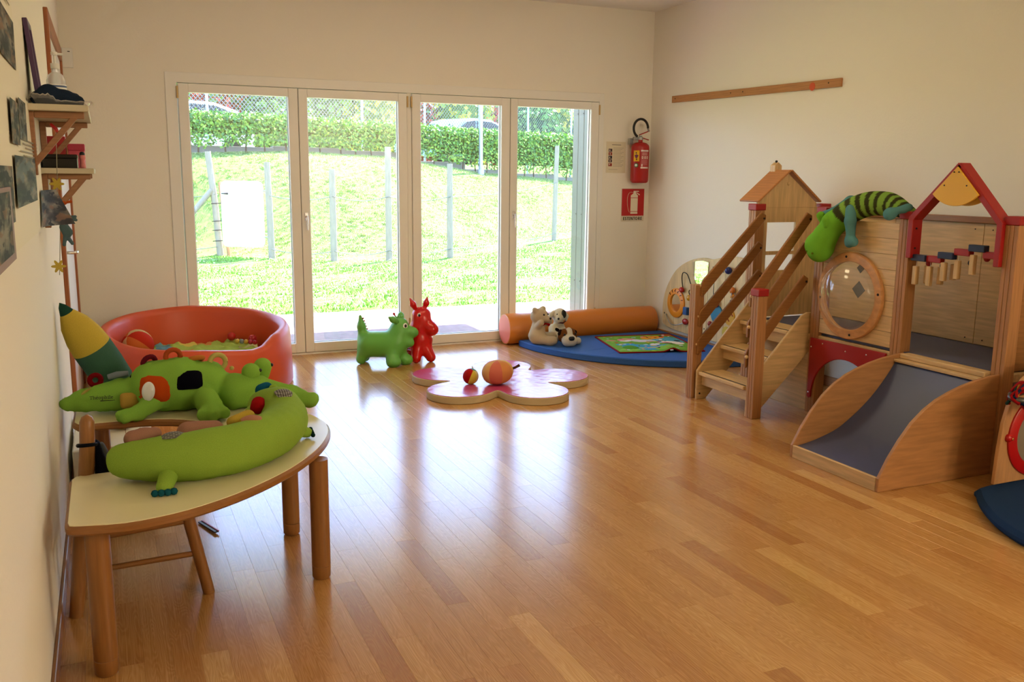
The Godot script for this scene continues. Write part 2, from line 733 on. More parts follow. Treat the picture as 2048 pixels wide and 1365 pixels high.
# unseen warm panel lamps on the ceiling, out of view, placed to brighten the room
func unseen_lamps():
	for i in 2:
		var x: float = [2.0, 3.2][i]
		var z := 2.5
		var t := thing("unseen_ceiling_lamp", "unseen warm white panel lamp brightening the room from the ceiling, %s one of two" % ["left", "right"][i], "lamp", Vector3(x, 3.035, z), "unseen ceiling lamps")
		var b := MB.new()
		b.bb(Vector3(x - 0.33, 2.985, z - 0.33), Vector3(x + 0.33, 3.034, z + 0.33), 0.006)
		part(t, "housing", b, M.white)
		b = MB.new()
		b.bb(Vector3(x - 0.30, 2.978, z - 0.3), Vector3(x + 0.30, 2.986, z + 0.3), 0.002)
		var em := mat(Color(1.0, 0.9, 0.75), 0.5)
		em.emission_enabled = true
		em.emission = Color(1.0, 0.91, 0.72)
		em.emission_energy_multiplier = 0.8
		part(t, "diffuser", b, em)
		var l := AreaLight3D.new()
		l.name = "unseen_panel_light"
		t.add_child(l)
		l.position = Vector3(0, -0.062, 0)
		l.rotation.x = -PI / 2
		l.area_size = Vector2(0.6, 0.6)
		l.area_normalize_energy = true
		l.light_color = Color(1.0, 0.91, 0.72)
		l.light_energy = 0.30
		l.area_range = 14.0
		l.shadow_enabled = true
	# unseen opal globes hanging behind the camera, placed to light the back wall
	for x in [3.6, 4.5]:
		var c := Vector3(x, 2.45, 8.8)
		var t := thing("unseen_pendant_lamp", "unseen opal globe pendant lamp lighting the back wall from the rear, %s one" % ("left" if x < 4.0 else "right"), "lamp", Vector3(x, 3.035, 8.8), "unseen pendant lamps")
		var b := MB.new()
		b.tube([Vector3(x, 2.58, 8.8), Vector3(x, 3.03, 8.8)], 0.006, 6)
		b.lathe([Vector2(0, 0), Vector2(0.05, 0.0), Vector2(0.05, 0.025), Vector2(0, 0.025)], 16, Transform3D(Basis(), Vector3(x, 3.008, 8.8)))
		part(t, "cord_and_rose", b, M.white)
		var em := mat(Color(1.0, 0.95, 0.86), 0.5)
		em.emission_enabled = true
		em.emission = Color(1.0, 0.94, 0.83)
		em.emission_energy_multiplier = 0.8
		part(t, "globe", ball(c, 0.14, 24), em)
		var l := OmniLight3D.new()
		l.name = "unseen_globe_light"
		t.add_child(l)
		l.position = c - t.position
		l.light_size = 0.13
		l.light_color = Color(1.0, 0.94, 0.83)
		l.light_energy = 0.42
		l.omni_range = 16.0
		l.omni_attenuation = 2.0
		l.shadow_enabled = true


func floor_boards(W: float, L: float):
	var f := thing("floor", "oak strip floor in mixed light and dark boards", "floor", Vector3.ZERO, "", "structure")
	var b := MB.new()
	b.bb(Vector3(-0.25, -0.3, -0.25), Vector3(W + 0.25, -0.012, L + 0.25), 0.0)
	part(f, "subfloor", b, mat(Color(0.20, 0.12, 0.07), 0.9))
	var im := Image.create(512, 512, false, Image.FORMAT_RGB8)
	var n1 := FastNoiseLite.new()
	n1.seed = 3
	n1.frequency = 0.006
	n1.fractal_octaves = 3
	var n2 := FastNoiseLite.new()
	n2.seed = 9
	n2.frequency = 0.05
	n2.fractal_octaves = 4
	# tileable by blending across the border; x runs across the grain, y along it
	var val := func(x: float, y: float) -> float:
		var a := n1.get_noise_2d(x, y * 0.55)
		var ringv := 0.5 + 0.5 * sin(a * 46.0)
		var fine := n2.get_noise_2d(x * 3.2, y * 0.10)
		return 0.5 + 0.26 * (pow(ringv, 1.6) - 0.45) + 0.42 * fine
	for y in 512:
		for x in 512:
			var v: float = val.call(x, y)
			var fx := clampf((x - 448) / 64.0, 0.0, 1.0)
			var fy := clampf((y - 448) / 64.0, 0.0, 1.0)
			if fx > 0.0:
				v = lerpf(v, val.call(x - 512, y), fx)
			if fy > 0.0:
				v = lerpf(v, val.call(x, y - 512), fy)
			v = clampf(v, 0.0, 1.0)
			im.set_pixel(x, y, Color(0.80, 0.72, 0.62).lerp(Color(1, 1, 1), v))
	var grain := ImageTexture.create_from_image(im)
	var tones := [Color(0.81, 0.62, 0.37), Color(0.83, 0.64, 0.39), Color(0.79, 0.59, 0.35), Color(0.85, 0.67, 0.42), Color(0.75, 0.54, 0.31), Color(0.89, 0.72, 0.46), Color(0.81, 0.62, 0.38)]
	var weights := [0.22, 0.2, 0.18, 0.12, 0.08, 0.06, 0.14]
	var mats := []
	for i in tones.size():
		var m := mat(tones[i], 0.19, 0.68)
		m.albedo_texture = grain
		m.uv1_triplanar = true
		m.uv1_world_triplanar = true
		m.uv1_scale = Vector3(3.1, 1.0, 0.75)
		m.uv1_offset = Vector3(rng.randf(), rng.randf(), rng.randf())
		mats.append(m)
	var width := 0.0835
	var lens := [0.46, 0.62, 0.78, 0.94, 0.24, 0.34]
	var shapes := []
	for l in lens:
		var s := MB.new()
		s.box(Vector3(0, -0.006, 0), Vector3(width - 0.0002, 0.012, l - 0.0002), 0.00035)
		shapes.append(s.done())
	var all := []
	var rows := int(ceil(W / width))
	for r in rows:
		var z := 0.002
		var first := true
		while z < L - 0.15:
			var k := rng.randi() % 4
			if first:
				k = rng.randi() % 6
			first = false
			if z > L - 1.0:
				k = 5
			var t := rng.randf()
			var tone := 0
			while tone < 6 and t > weights[tone]:
				t -= weights[tone]
				tone += 1
			var c := Vector3((r + 0.5) * width, 0, z + lens[k] * 0.5)
			var q := cam.transform.affine_inverse() * c
			var show := 0.0
			if q.z < -0.3:
				var px := -q.x / q.z * 1829.5
				var py := -q.y / q.z * 1829.5
				if absf(px) < 1100.0 and absf(py) < 760.0:
					show = lens[k] / pow(-q.z, 3.0)
			all.append([show, c, k, tone])
			z += lens[k]
	all.sort_custom(func(a, b2): return a[0] > b2[0])
	var rest := []
	for i in tones.size():
		rest.append(MB.new())
	for i in all.size():
		var p = all[i]
		if i < 300:
			var o := MeshInstance3D.new()
			o.name = "plank"
			o.mesh = shapes[p[2]]
			o.material_override = mats[p[3]]
			o.position = p[1]
			f.add_child(o, true)
		else:
			rest[p[3]].box(p[1] + Vector3(0, -0.006, 0), Vector3(width - 0.0002, 0.012, lens[p[2]] - 0.0002), 0.00035)
	var am := ArrayMesh.new()
	for i in rest.size():
		rest[i].st.generate_normals()
		rest[i].st.set_material(mats[i])
		rest[i].st.commit(am)
	var o := MeshInstance3D.new()
	o.name = "farther_planks"
	o.mesh = am
	o.set_meta("kind", "stuff")
	f.add_child(o)


# ---------------------------------------------------------------- glazed doors to the garden
func glazing():
	var b := MB.new()
	# fixed frame round all four leaves
	b.bb(Vector3(0.705, -0.03, -0.075), Vector3(0.79, 2.25, 0.012), 0.003)
	b.bb(Vector3(4.487, -0.03, -0.075), Vector3(4.54, 2.25, 0.012), 0.003)
	b.bb(Vector3(0.705, 2.192, -0.0755), Vector3(4.54, 2.27, 0.0115), 0.003)
	b.bb(Vector3(2.628, 0.012, -0.075), Vector3(2.668, 2.192, 0.006), 0.003)
	b.bb(Vector3(0.705, -0.035, -0.075), Vector3(4.54, 0.014, 0.014), 0.003)
	single("trim_1", b, M.frame, "white fixed frame around the four glazed doors", "frame", "", "structure")
	var leaf := [[0.795, 1.708, 0.872, 1.63], [1.712, 2.626, 1.785, 2.548], [2.670, 3.583, 2.748, 3.500], [3.587, 4.483, 3.658, 4.402]]
	var which := ["leftmost glazed door leaf, behind the orange play pool", "glazed door leaf with a lever handle behind the green hopper toy", "glazed door leaf without a handle behind the red hopper toy", "rightmost glazed door leaf with a lever handle beside the grey shutter"]
	for i in 4:
		var l = leaf[i]
		var d := thing("window_%d" % (i + 1), which[i], "glazed door", Vector3((l[0] + l[1]) / 2, 0.016, 0), "glazed doors to the garden", "structure")
		var f := MB.new()
		f.bb(Vector3(l[0], 0.018, -0.06), Vector3(l[2], 2.188, 0.02), 0.005)
		f.bb(Vector3(l[3], 0.018, -0.06), Vector3(l[1], 2.188, 0.02), 0.005)
		f.bb(Vector3(l[2] - 0.001, 0.018, -0.0595), Vector3(l[3] + 0.001, 0.098, 0.0195), 0.004)
		f.bb(Vector3(l[2] - 0.001, 2.122, -0.0595), Vector3(l[3] + 0.001, 2.188, 0.0195), 0.004)
		part(d, "leaf_frame", f, M.frame)
		var g := MB.new()
		g.bb(Vector3(l[2] - 0.004, 0.094, -0.028), Vector3(l[3] + 0.004, 2.126, -0.022), 0.0)
		part(d, "pane", g, M.glass)
		# dark gasket line round the glass, room side
		var k := MB.new()
		for e in [[l[2], 0.098, l[2] + 0.004, 2.122], [l[3] - 0.004, 0.098, l[3], 2.122], [l[2], 0.098, l[3], 0.102]]:
			k.bb(Vector3(e[0], e[1], -0.022), Vector3(e[2], e[3], -0.018), 0.0)
		part(d, "gasket", k, mat(Color(0.35, 0.37, 0.38), 0.6))
		if i == 1 or i == 3:
			var sl := MB.new()
			sl.bb(Vector3(l[0] - 0.0035, 0.02, -0.05), Vector3(l[0] - 0.0005, 2.186, 0.014), 0.0)
			part(d, "seal_strip", sl, mat(Color(0.22, 0.20, 0.17), 0.7))
			var x: float = (l[0] + l[2]) / 2
			var h := MB.new()
			h.box(Vector3(x, 1.16, 0.024), Vector3(0.026, 0.07, 0.01), 0.003)
			h.tube([Vector3(x, 1.165, 0.028), Vector3(x, 1.165, 0.055), Vector3(x, 1.15, 0.063), Vector3(x, 1.05, 0.066)], [0.007, 0.007, 0.0085, 0.007], 8)
			part(d, "handle", h, mat(Color(0.92, 0.92, 0.92), 0.25, 0.5, 0.8), "pale lever handle pointing down")
		var hx: float = l[0] - 0.004 if i % 2 == 0 else l[1] + 0.004
		for y in [2.12, 0.22]:
			var p := MB.new()
			p.tube([Vector3(hx, y - 0.045, 0.022), Vector3(hx, y + 0.045, 0.022)], 0.008, 8)
			part(d, "hinge", p, mat(Color(0.78, 0.66, 0.45), 0.4, 0.5, 0.3))
	# folding shutter stacked outside the right end, square to the wall
	var s := thing("folding_shutter", "grey-green folded shutter panels outside the right end of the glazing", "shutter", Vector3(4.46, 0.0, -0.25))
	var sc := mat(Color(0.46, 0.49, 0.46), 0.35)
	for i in 3:
		var p := MB.new()
		p.bb(Vector3(4.442, 0.0, -0.085 - 0.112 * i), Vector3(4.482, 2.19, -0.085 - 0.112 * (i + 1) + 0.004), 0.004)
		part(s, "shutter_panel", p, sc)
	for y in [0.5, 1.15, 2.1]:
		for i in 2:
			var p := MB.new()
			p.tube([Vector3(4.438, y, -0.21 - 0.112 * i), Vector3(4.443, y, -0.21 - 0.112 * i)], 0.005, 6)
			part(s, "screw", p, M.bolt)


# ---------------------------------------------------------------- outside
func lerp_table(t: Array, x: float) -> float:
	if x <= t[0].x:
		return t[0].y
	for i in t.size() - 1:
		if x <= t[i + 1].x:
			return lerpf(t[i].y, t[i + 1].y, (x - t[i].x) / (t[i + 1].x - t[i].x))
	return t[-1].y


var fence_line := [Vector2(-6, -13.5), Vector2(2.13, -10.5), Vector2(3.0, -9.67), Vector2(3.99, -8.9), Vector2(4.98, -8.71), Vector2(6.2, -8.8), Vector2(10.3, -12.56), Vector2(16, -17.5)]
var crest := [Vector2(-6, 1.7), Vector2(2, 1.93), Vector2(4.2, 2.04), Vector2(7.0, 1.98), Vector2(10.5, 1.58), Vector2(14.5, 1.36), Vector2(24, 1.1)]


func hedge_z(x: float) -> float:
	return -14.0 - 0.47 * (x - 2.0)


func ground(x: float, z: float) -> float:
	var zf := lerp_table(fence_line, x) - 0.2
	var zh := hedge_z(x) + 0.35
	var y := -0.05
	if z < zf:
		var s := clampf((zf - z) / maxf(0.5, zf - zh), 0.0, 1.0)
		y += (lerp_table(crest, x) + 0.05) * (0.35 * s + 0.65 * smoothstep(0.0, 1.0, s))
	if z < zh - 1.0:
		y = lerpf(y, 1.86, smoothstep(0.0, 1.0, clampf((zh - 1.0 - z) / 1.2, 0.0, 1.0)))
	return y


func leaf_mesh(l: float, w: float) -> ArrayMesh:
	var b := MB.new()
	b.sg(1)
	b.q(Vector3(0, 0, 0), Vector3(w, l * 0.45, 0.15 * w), Vector3(0, l, 0), Vector3(-w, l * 0.45, 0.15 * w))
	return b.done()


# leaves scattered by place(i) -> [position, normal, size], tinted between the colours given
func leaves(n: int, place: Callable, cols: Array, l: float, w: float, m: Material) -> MultiMeshInstance3D:
	var mm := MultiMesh.new()
	mm.transform_format = MultiMesh.TRANSFORM_3D
	mm.use_colors = true
	mm.mesh = leaf_mesh(l, w)
	mm.instance_count = n
	for i in n:
		var p = place.call(i)
		var d: Vector3 = (p[1] + Vector3(rng.randfn(), rng.randfn(), rng.randfn()) * 0.7).normalized()
		var ba := rot_to(Vector3(0, 0, 1), d) * Basis(Vector3(0, 0, 1), rng.randf() * TAU)
		mm.set_instance_transform(i, Transform3D(ba.scaled(Vector3.ONE * p[2]), p[0]))
		var c: Color = cols[rng.randi() % cols.size()]
		mm.set_instance_color(i, c * rng.randf_range(0.75, 1.15))
	var o := MultiMeshInstance3D.new()
	o.multimesh = mm
	o.material_override = m
	o.set_meta("kind", "stuff")
	return o


func lin(r: float, g: float, b: float) -> Color:
	return Color(r, g, b).srgb_to_linear()


func garden():
	M.leaf = mat(Color.WHITE, 0.55, 0.4)
	M.leaf.vertex_color_use_as_albedo = true
	M.leaf.backlight_enabled = true
	M.leaf.backlight = Color(0.28, 0.42, 0.14)
	# terrace, and an unseen roof overhang sized to shade it near the doors
	var b := MB.new()
	b.bb(Vector3(-6.0, -0.2, -2.55), Vector3(12.0, -0.032, -0.25), 0.01)
	b.bb(Vector3(0.72, -0.2, -0.25), Vector3(4.53, -0.034, -0.06), 0.0)
	var paving := mat(Color(0.62, 0.53, 0.53), 0.85, 0.3)
	paving.albedo_texture = noise_tex("concrete", 0.02, 0.85, 1.0, 4)
	paving.uv1_triplanar = true
	paving.uv1_scale = Vector3.ONE * 0.8
	single("terrace", b, paving, "pale concrete terrace outside the glazed doors", "terrace", "", "structure")
	b = MB.new()
	b.bb(Vector3(-6.0, 2.92, -3.0), Vector3(5.4, 3.1, -0.25), 0.01)
	single("unseen_roof_overhang", b, M.ceiling, "unseen white roof overhang shading the terrace", "roof overhang", "", "structure")
	# ground
	b = MB.new()
	var nx := 76
	var nz := 84
	var gp := func(u: float, w: float) -> Vector3:
		var x := lerpf(-14.0, 36.0, u)
		var z := lerpf(-2.5, -44.0, w)
		return Vector3(x, ground(x, z) + (0.02 * sin(x * 3.1 + z) * sin(z * 2.3) if z < -3.2 else -0.02), z)
	b.sheet(gp, nx, nz)
	var gm := mat(Color(0.52, 0.63, 0.33), 0.95, 0.2)
	gm.albedo_texture = noise_tex("turf", 0.03, 0.55, 1.0, 5)
	gm.uv1_triplanar = true
	gm.uv1_world_triplanar = true
	gm.uv1_scale = Vector3.ONE * 0.7
	var lawn := thing("lawn", "sunlit lawn rising to a bank below the hedge", "lawn", Vector3.ZERO, "", "structure")
	part(lawn, "ground", b, gm)
	var tuft := MB.new()
	for i in 5:
		var a := TAU * i / 5.0
		var d := Vector3(cos(a), 0, sin(a))
		var s := d.cross(Vector3.UP) * 0.005
		tuft.t(d * 0.01 - s, d * 0.01 + s, d * (0.025 + 0.008 * (i % 3)) + Vector3(0, 0.028, 0))
	var mm := MultiMesh.new()
	mm.transform_format = MultiMesh.TRANSFORM_3D
	mm.use_colors = true
	mm.mesh = tuft.done()
	mm.instance_count = 40000
	var patch := FastNoiseLite.new()
	patch.frequency = 0.5
	patch.seed = 21
	for i in 40000:
		var z := -2.6 - 16.5 * pow(rng.randf(), 0.8)
		var c := 0.28 + 0.53 * (7.7 - z)
		var x := 0.2 + (7.7 - z) * rng.randf_range(0.06, 0.62)
		if i % 6 == 0:
			x = c + rng.randf_range(-9, 9)
		var sc := rng.randf_range(0.7, 1.5) * (1.0 + 0.5 * patch.get_noise_2d(x, z))
		mm.set_instance_transform(i, Transform3D(Basis(Vector3.UP, rng.randf() * TAU).scaled(Vector3(sc * 1.4, sc, sc * 1.4)), Vector3(x, ground(x, z) - 0.005, z)))
		mm.set_instance_color(i, (lin(0.36, 0.60, 0.18).lerp(lin(0.52, 0.68, 0.24), rng.randf()) if z > lerp_table(fence_line, x) else lin(0.48, 0.60, 0.30).lerp(lin(0.68, 0.70, 0.50), rng.randf())) * rng.randf_range(0.8, 1.15))
	var grass := MultiMeshInstance3D.new()
	grass.name = "grass"
	grass.multimesh = mm
	grass.material_override = M.leaf
	grass.set_meta("kind", "stuff")
	lawn.add_child(grass)
	var dz := MB.new()
	dz.lathe([Vector2(0, 0.03), Vector2(0.014, 0.034), Vector2(0.0, 0.037)], 6)
	mm = MultiMesh.new()
	mm.transform_format = MultiMesh.TRANSFORM_3D
	mm.mesh = dz.done()
	mm.instance_count = 1500
	for i in 1500:
		var z := -2.8 - 11.0 * rng.randf()
		var x := 0.2 + (7.7 - z) * rng.randf_range(0.04, 0.64)
		if patch.get_noise_2d(x * 1.3, z * 1.3) < -0.05:
			x += 0.6
		mm.set_instance_transform(i, Transform3D(Basis(Vector3.UP, rng.randf() * TAU).scaled(Vector3.ONE * rng.randf_range(0.7, 1.3)), Vector3(x, ground(x, z), z)))
	var daisies := MultiMeshInstance3D.new()
	daisies.name = "daisies"
	daisies.multimesh = mm
	daisies.material_override = mat(Color(0.95, 0.95, 0.93), 0.8)
	daisies.set_meta("kind", "stuff")
	lawn.add_child(daisies)
	wire_fence()
	hedge()
	beyond()


func wire_fence():
	var f := thing("post_and_wire_fence", "weathered wooden post and wire fence across the lawn", "fence", Vector3(5, -0.05, -8.7))
	var pm := mat(Color(0.62, 0.58, 0.52), 0.9, 0.2)
	pm.albedo_texture = noise_tex("grain", 0.012, 0.62, 1.0, 5)
	pm.uv1_triplanar = true
	pm.uv1_scale = Vector3(6, 0.6, 6)
	var posts := [[2.13, -10.5, 1.91, -0.09], [3.0, -9.67, 1.72, -0.02], [3.99, -8.87, 1.60, 0.0], [4.98, -8.71, 2.01, 0.0], [6.2, -8.78, 1.73, 0.0], [10.3, -12.56, 2.24, 0.03], [0.6, -11.1, 1.8, 0.0], [13.5, -15.3, 2.2, 0.0]]
	var tops := []
	for p in posts:
		var b := MB.new()
		var g := ground(p[0], p[1])
		b.tube([Vector3(p[0] + p[3] * -0.6, g - 0.05, p[1]), Vector3(p[0], g + p[2] * 0.5, p[1]), Vector3(p[0] + p[3], p[2], p[1])], [0.062, 0.06, 0.055], 8)
		part(f, "post", b, pm)
		if p[0] == 2.13:
			# second, thinner pole and an outward brace beside the gate, tied on with wire
			b = MB.new()
			b.tube([Vector3(2.33, g, p[1] + 0.08), Vector3(2.22, 1.35, p[1] + 0.08)], [0.03, 0.03], 8)
			part(f, "gate_stop_pole", b, M.shelfwood_y)
			b = MB.new()
			b.tube([Vector3(1.35, 0.35, p[1] + 0.05), Vector3(2.08, 1.2, p[1] + 0.02)], [0.05, 0.05], 8)
			part(f, "brace", b, pm)
			for y in [0.25, 0.45, 0.62, 0.95]:
				b = MB.new()
				b.tube([Vector3(2.05, y, p[1] + 0.07), Vector3(2.28, y + 0.01, p[1] + 0.1)], 0.008, 5)
				part(f, "tie_wire", b, M.bolt)
	var wire := mat(Color(0.45, 0.47, 0.46), 0.5, 0.5, 0.5)
	var order := [6, 0, 1, 2, 3, 4, 5, 7]
	for lv in [0.08, 1.02]:
		for i in order.size() - 1:
			if i == 1:
				continue
			var a = posts[order[i]]
			var c = posts[order[i + 1]]
			var b := MB.new()
			var pts := []
			for k in 7:
				var t := k / 6.0
				var x := lerpf(a[0], c[0], t)
				var z := lerpf(a[1], c[1], t) + 0.06
				var y: float = lv + 0.06 - 0.08 * sin(PI * t)
				if lv > 1.0:
					y = lerpf(minf(1.12, a[2] - 0.3), minf(1.12, c[2] - 0.3), t) - 0.08 * sin(PI * t) + (0.25 * t if c[0] > 10.0 else 0.0)
				pts.append(Vector3(x, y, z))
			b.tube(pts, 0.007, 5, false)
			part(f, "wire", b, wire)
	# gate
	var g2 := thing("garden_gate", "white sheet gate in a pale tube frame between two fence posts", "gate", Vector3(2.65, 0.1, -10.0))
	var o3 := Transform3D(Basis(Vector3.UP, -0.72), Vector3(2.24, 0.0, -10.28))
	o3.basis = Basis(Vector3(0.88, 0, 0.60).normalized(), Vector3.UP, Vector3(-0.60, 0, 0.88).normalized())
	var w := 0.80
	var rp := []
	for c in [[Vector2(w - 0.08, 1.27), 0.0, PI / 2], [Vector2(0.08, 1.27), PI / 2, PI], [Vector2(0.08, 0.25), PI, PI * 1.5], [Vector2(w - 0.08, 0.25), PI * 1.5, TAU]]:
		rp.append_array(arc(c[0], 0.08, c[1], c[2], 5))
	var b2 := MB.new()
	b2.prism(rp, 0.012, o3, 0.002)
	part(g2, "sheet", b2, mat(Color(0.95, 0.96, 0.96), 0.5))
	var loop := []
	for p in rp:
		loop.append(o3 * Vector3(p.x, p.y, 0.006))
	loop.append(loop[0])
	b2 = MB.new()
	b2.tube(loop, 0.022, 8, false)
	part(g2, "tube_frame", b2, mat(Color(0.86, 0.90, 0.93), 0.4))
	b2 = MB.new()
	b2.tube([o3 * Vector3(0.0, 1.14, 0.03), o3 * Vector3(0.13, 1.14, 0.03)], [0.008, 0.02], 6)
	part(g2, "latch", b2, M.bolt)
	for y in [0.35, 1.2]:
		b2 = MB.new()
		b2.tube([o3 * Vector3(w, y, 0.006), o3 * Vector3(w + 0.09, y, 0.006)], 0.012, 6)
		part(g2, "hinge", b2, M.steel)
	# grey steel mast standing on the bank
	var mx := 10.2
	var mz := -17.2
	b2 = MB.new()
	b2.tube([Vector3(mx, ground(mx, mz) - 0.1, mz), Vector3(mx, 4.2, mz)], [0.06, 0.05], 10)
	b2.tube([Vector3(mx, ground(mx, mz) - 0.1, mz), Vector3(mx, ground(mx, mz) + 0.12, mz)], 0.1, 10)
	single("steel_mast", b2, mat(Color(0.62, 0.63, 0.64), 0.45, 0.5, 0.4), "grey steel mast standing in front of the hedge", "mast")


func hedge():
	var h := thing("hedge", "clipped green hedge along the top of the grass bank", "hedge", Vector3(8, 2, hedge_z(8)))
	var cols := [lin(0.36, 0.55, 0.20), lin(0.46, 0.62, 0.24), lin(0.30, 0.48, 0.22), lin(0.56, 0.66, 0.26), lin(0.25, 0.42, 0.20)]
	var n := 24000
	var top := func(x: float) -> float: return 2.83 + 0.0 * x
	var place := func(i: int):
		var x := rng.randf_range(-2.0, 18.0)
		var zc := hedge_z(x)
		var ty: float = top.call(x)
		var by := lerp_table(crest, x) + 0.14
		var f := rng.randf()
		if i % 4 == 0:
			return [Vector3(x, ty + rng.randfn() * 0.025, zc + rng.randf_range(-0.38, 0.38)), Vector3(0, 1, 0.2), rng.randf_range(0.7, 1.3)]
		var y := lerpf(by, ty, pow(f, 0.75))
		return [Vector3(x, y, zc + 0.38 - absf(rng.randfn()) * 0.10), Vector3(0.1, 0.4, 1), rng.randf_range(0.7, 1.35)]
	var o := leaves(n, place, cols, 0.075, 0.026, M.leaf)
	o.name = "foliage"
	h.add_child(o)
	o.position = -h.position
	# woody core that stops light passing straight through
	var b := MB.new()
	for i in 20:
		var x0 := -2.0 + i
		var x1 := x0 + 1.0
		var by := lerp_table(crest, x0 + 0.5) + 0.42
		var c := Vector3((x0 + x1) / 2, (by + 2.72) / 2, hedge_z((x0 + x1) / 2))
		b.box(c, Vector3(1.12, 2.72 - by, 0.45), 0.05, Basis(Vector3.UP, atan(0.47)))
	part(h, "twig_core", b, mat(Color(0.22, 0.30, 0.13), 0.95, 0.1))
	var sm := mat(Color(0.34, 0.27, 0.20), 0.9)
	for i in 40:
		var x := -1.8 + i * 0.5 + rng.randf_range(-0.1, 0.1)
		var s := MB.new()
		var g := ground(x, hedge_z(x)) - 0.05
		s.tube([Vector3(x, g, hedge_z(x) + 0.2), Vector3(x + rng.randf_range(-0.06, 0.06), g + 0.7, hedge_z(x) + 0.2)], [0.022, 0.014], 5)
		part(h, "stem", s, sm)
	# concrete edging behind the stems
	b = MB.new()
	for i in 10:
		var xa := -2.0 + i * 2.0
		var xb := xa + 2.0
		var y := lerp_table(crest, xa + 1.0)
		b.box(Vector3(xa + 1.0, y - 0.1, hedge_z(xa + 1.0) - 0.3), Vector3(2.215, 0.5, 0.14), 0.01, Basis(Vector3.UP, atan(0.47)))
	single("concrete_edging", b, mat(Color(0.60, 0.60, 0.58), 0.9, 0.2), "low grey concrete edging at the foot of the hedge", "edging", "", "structure")


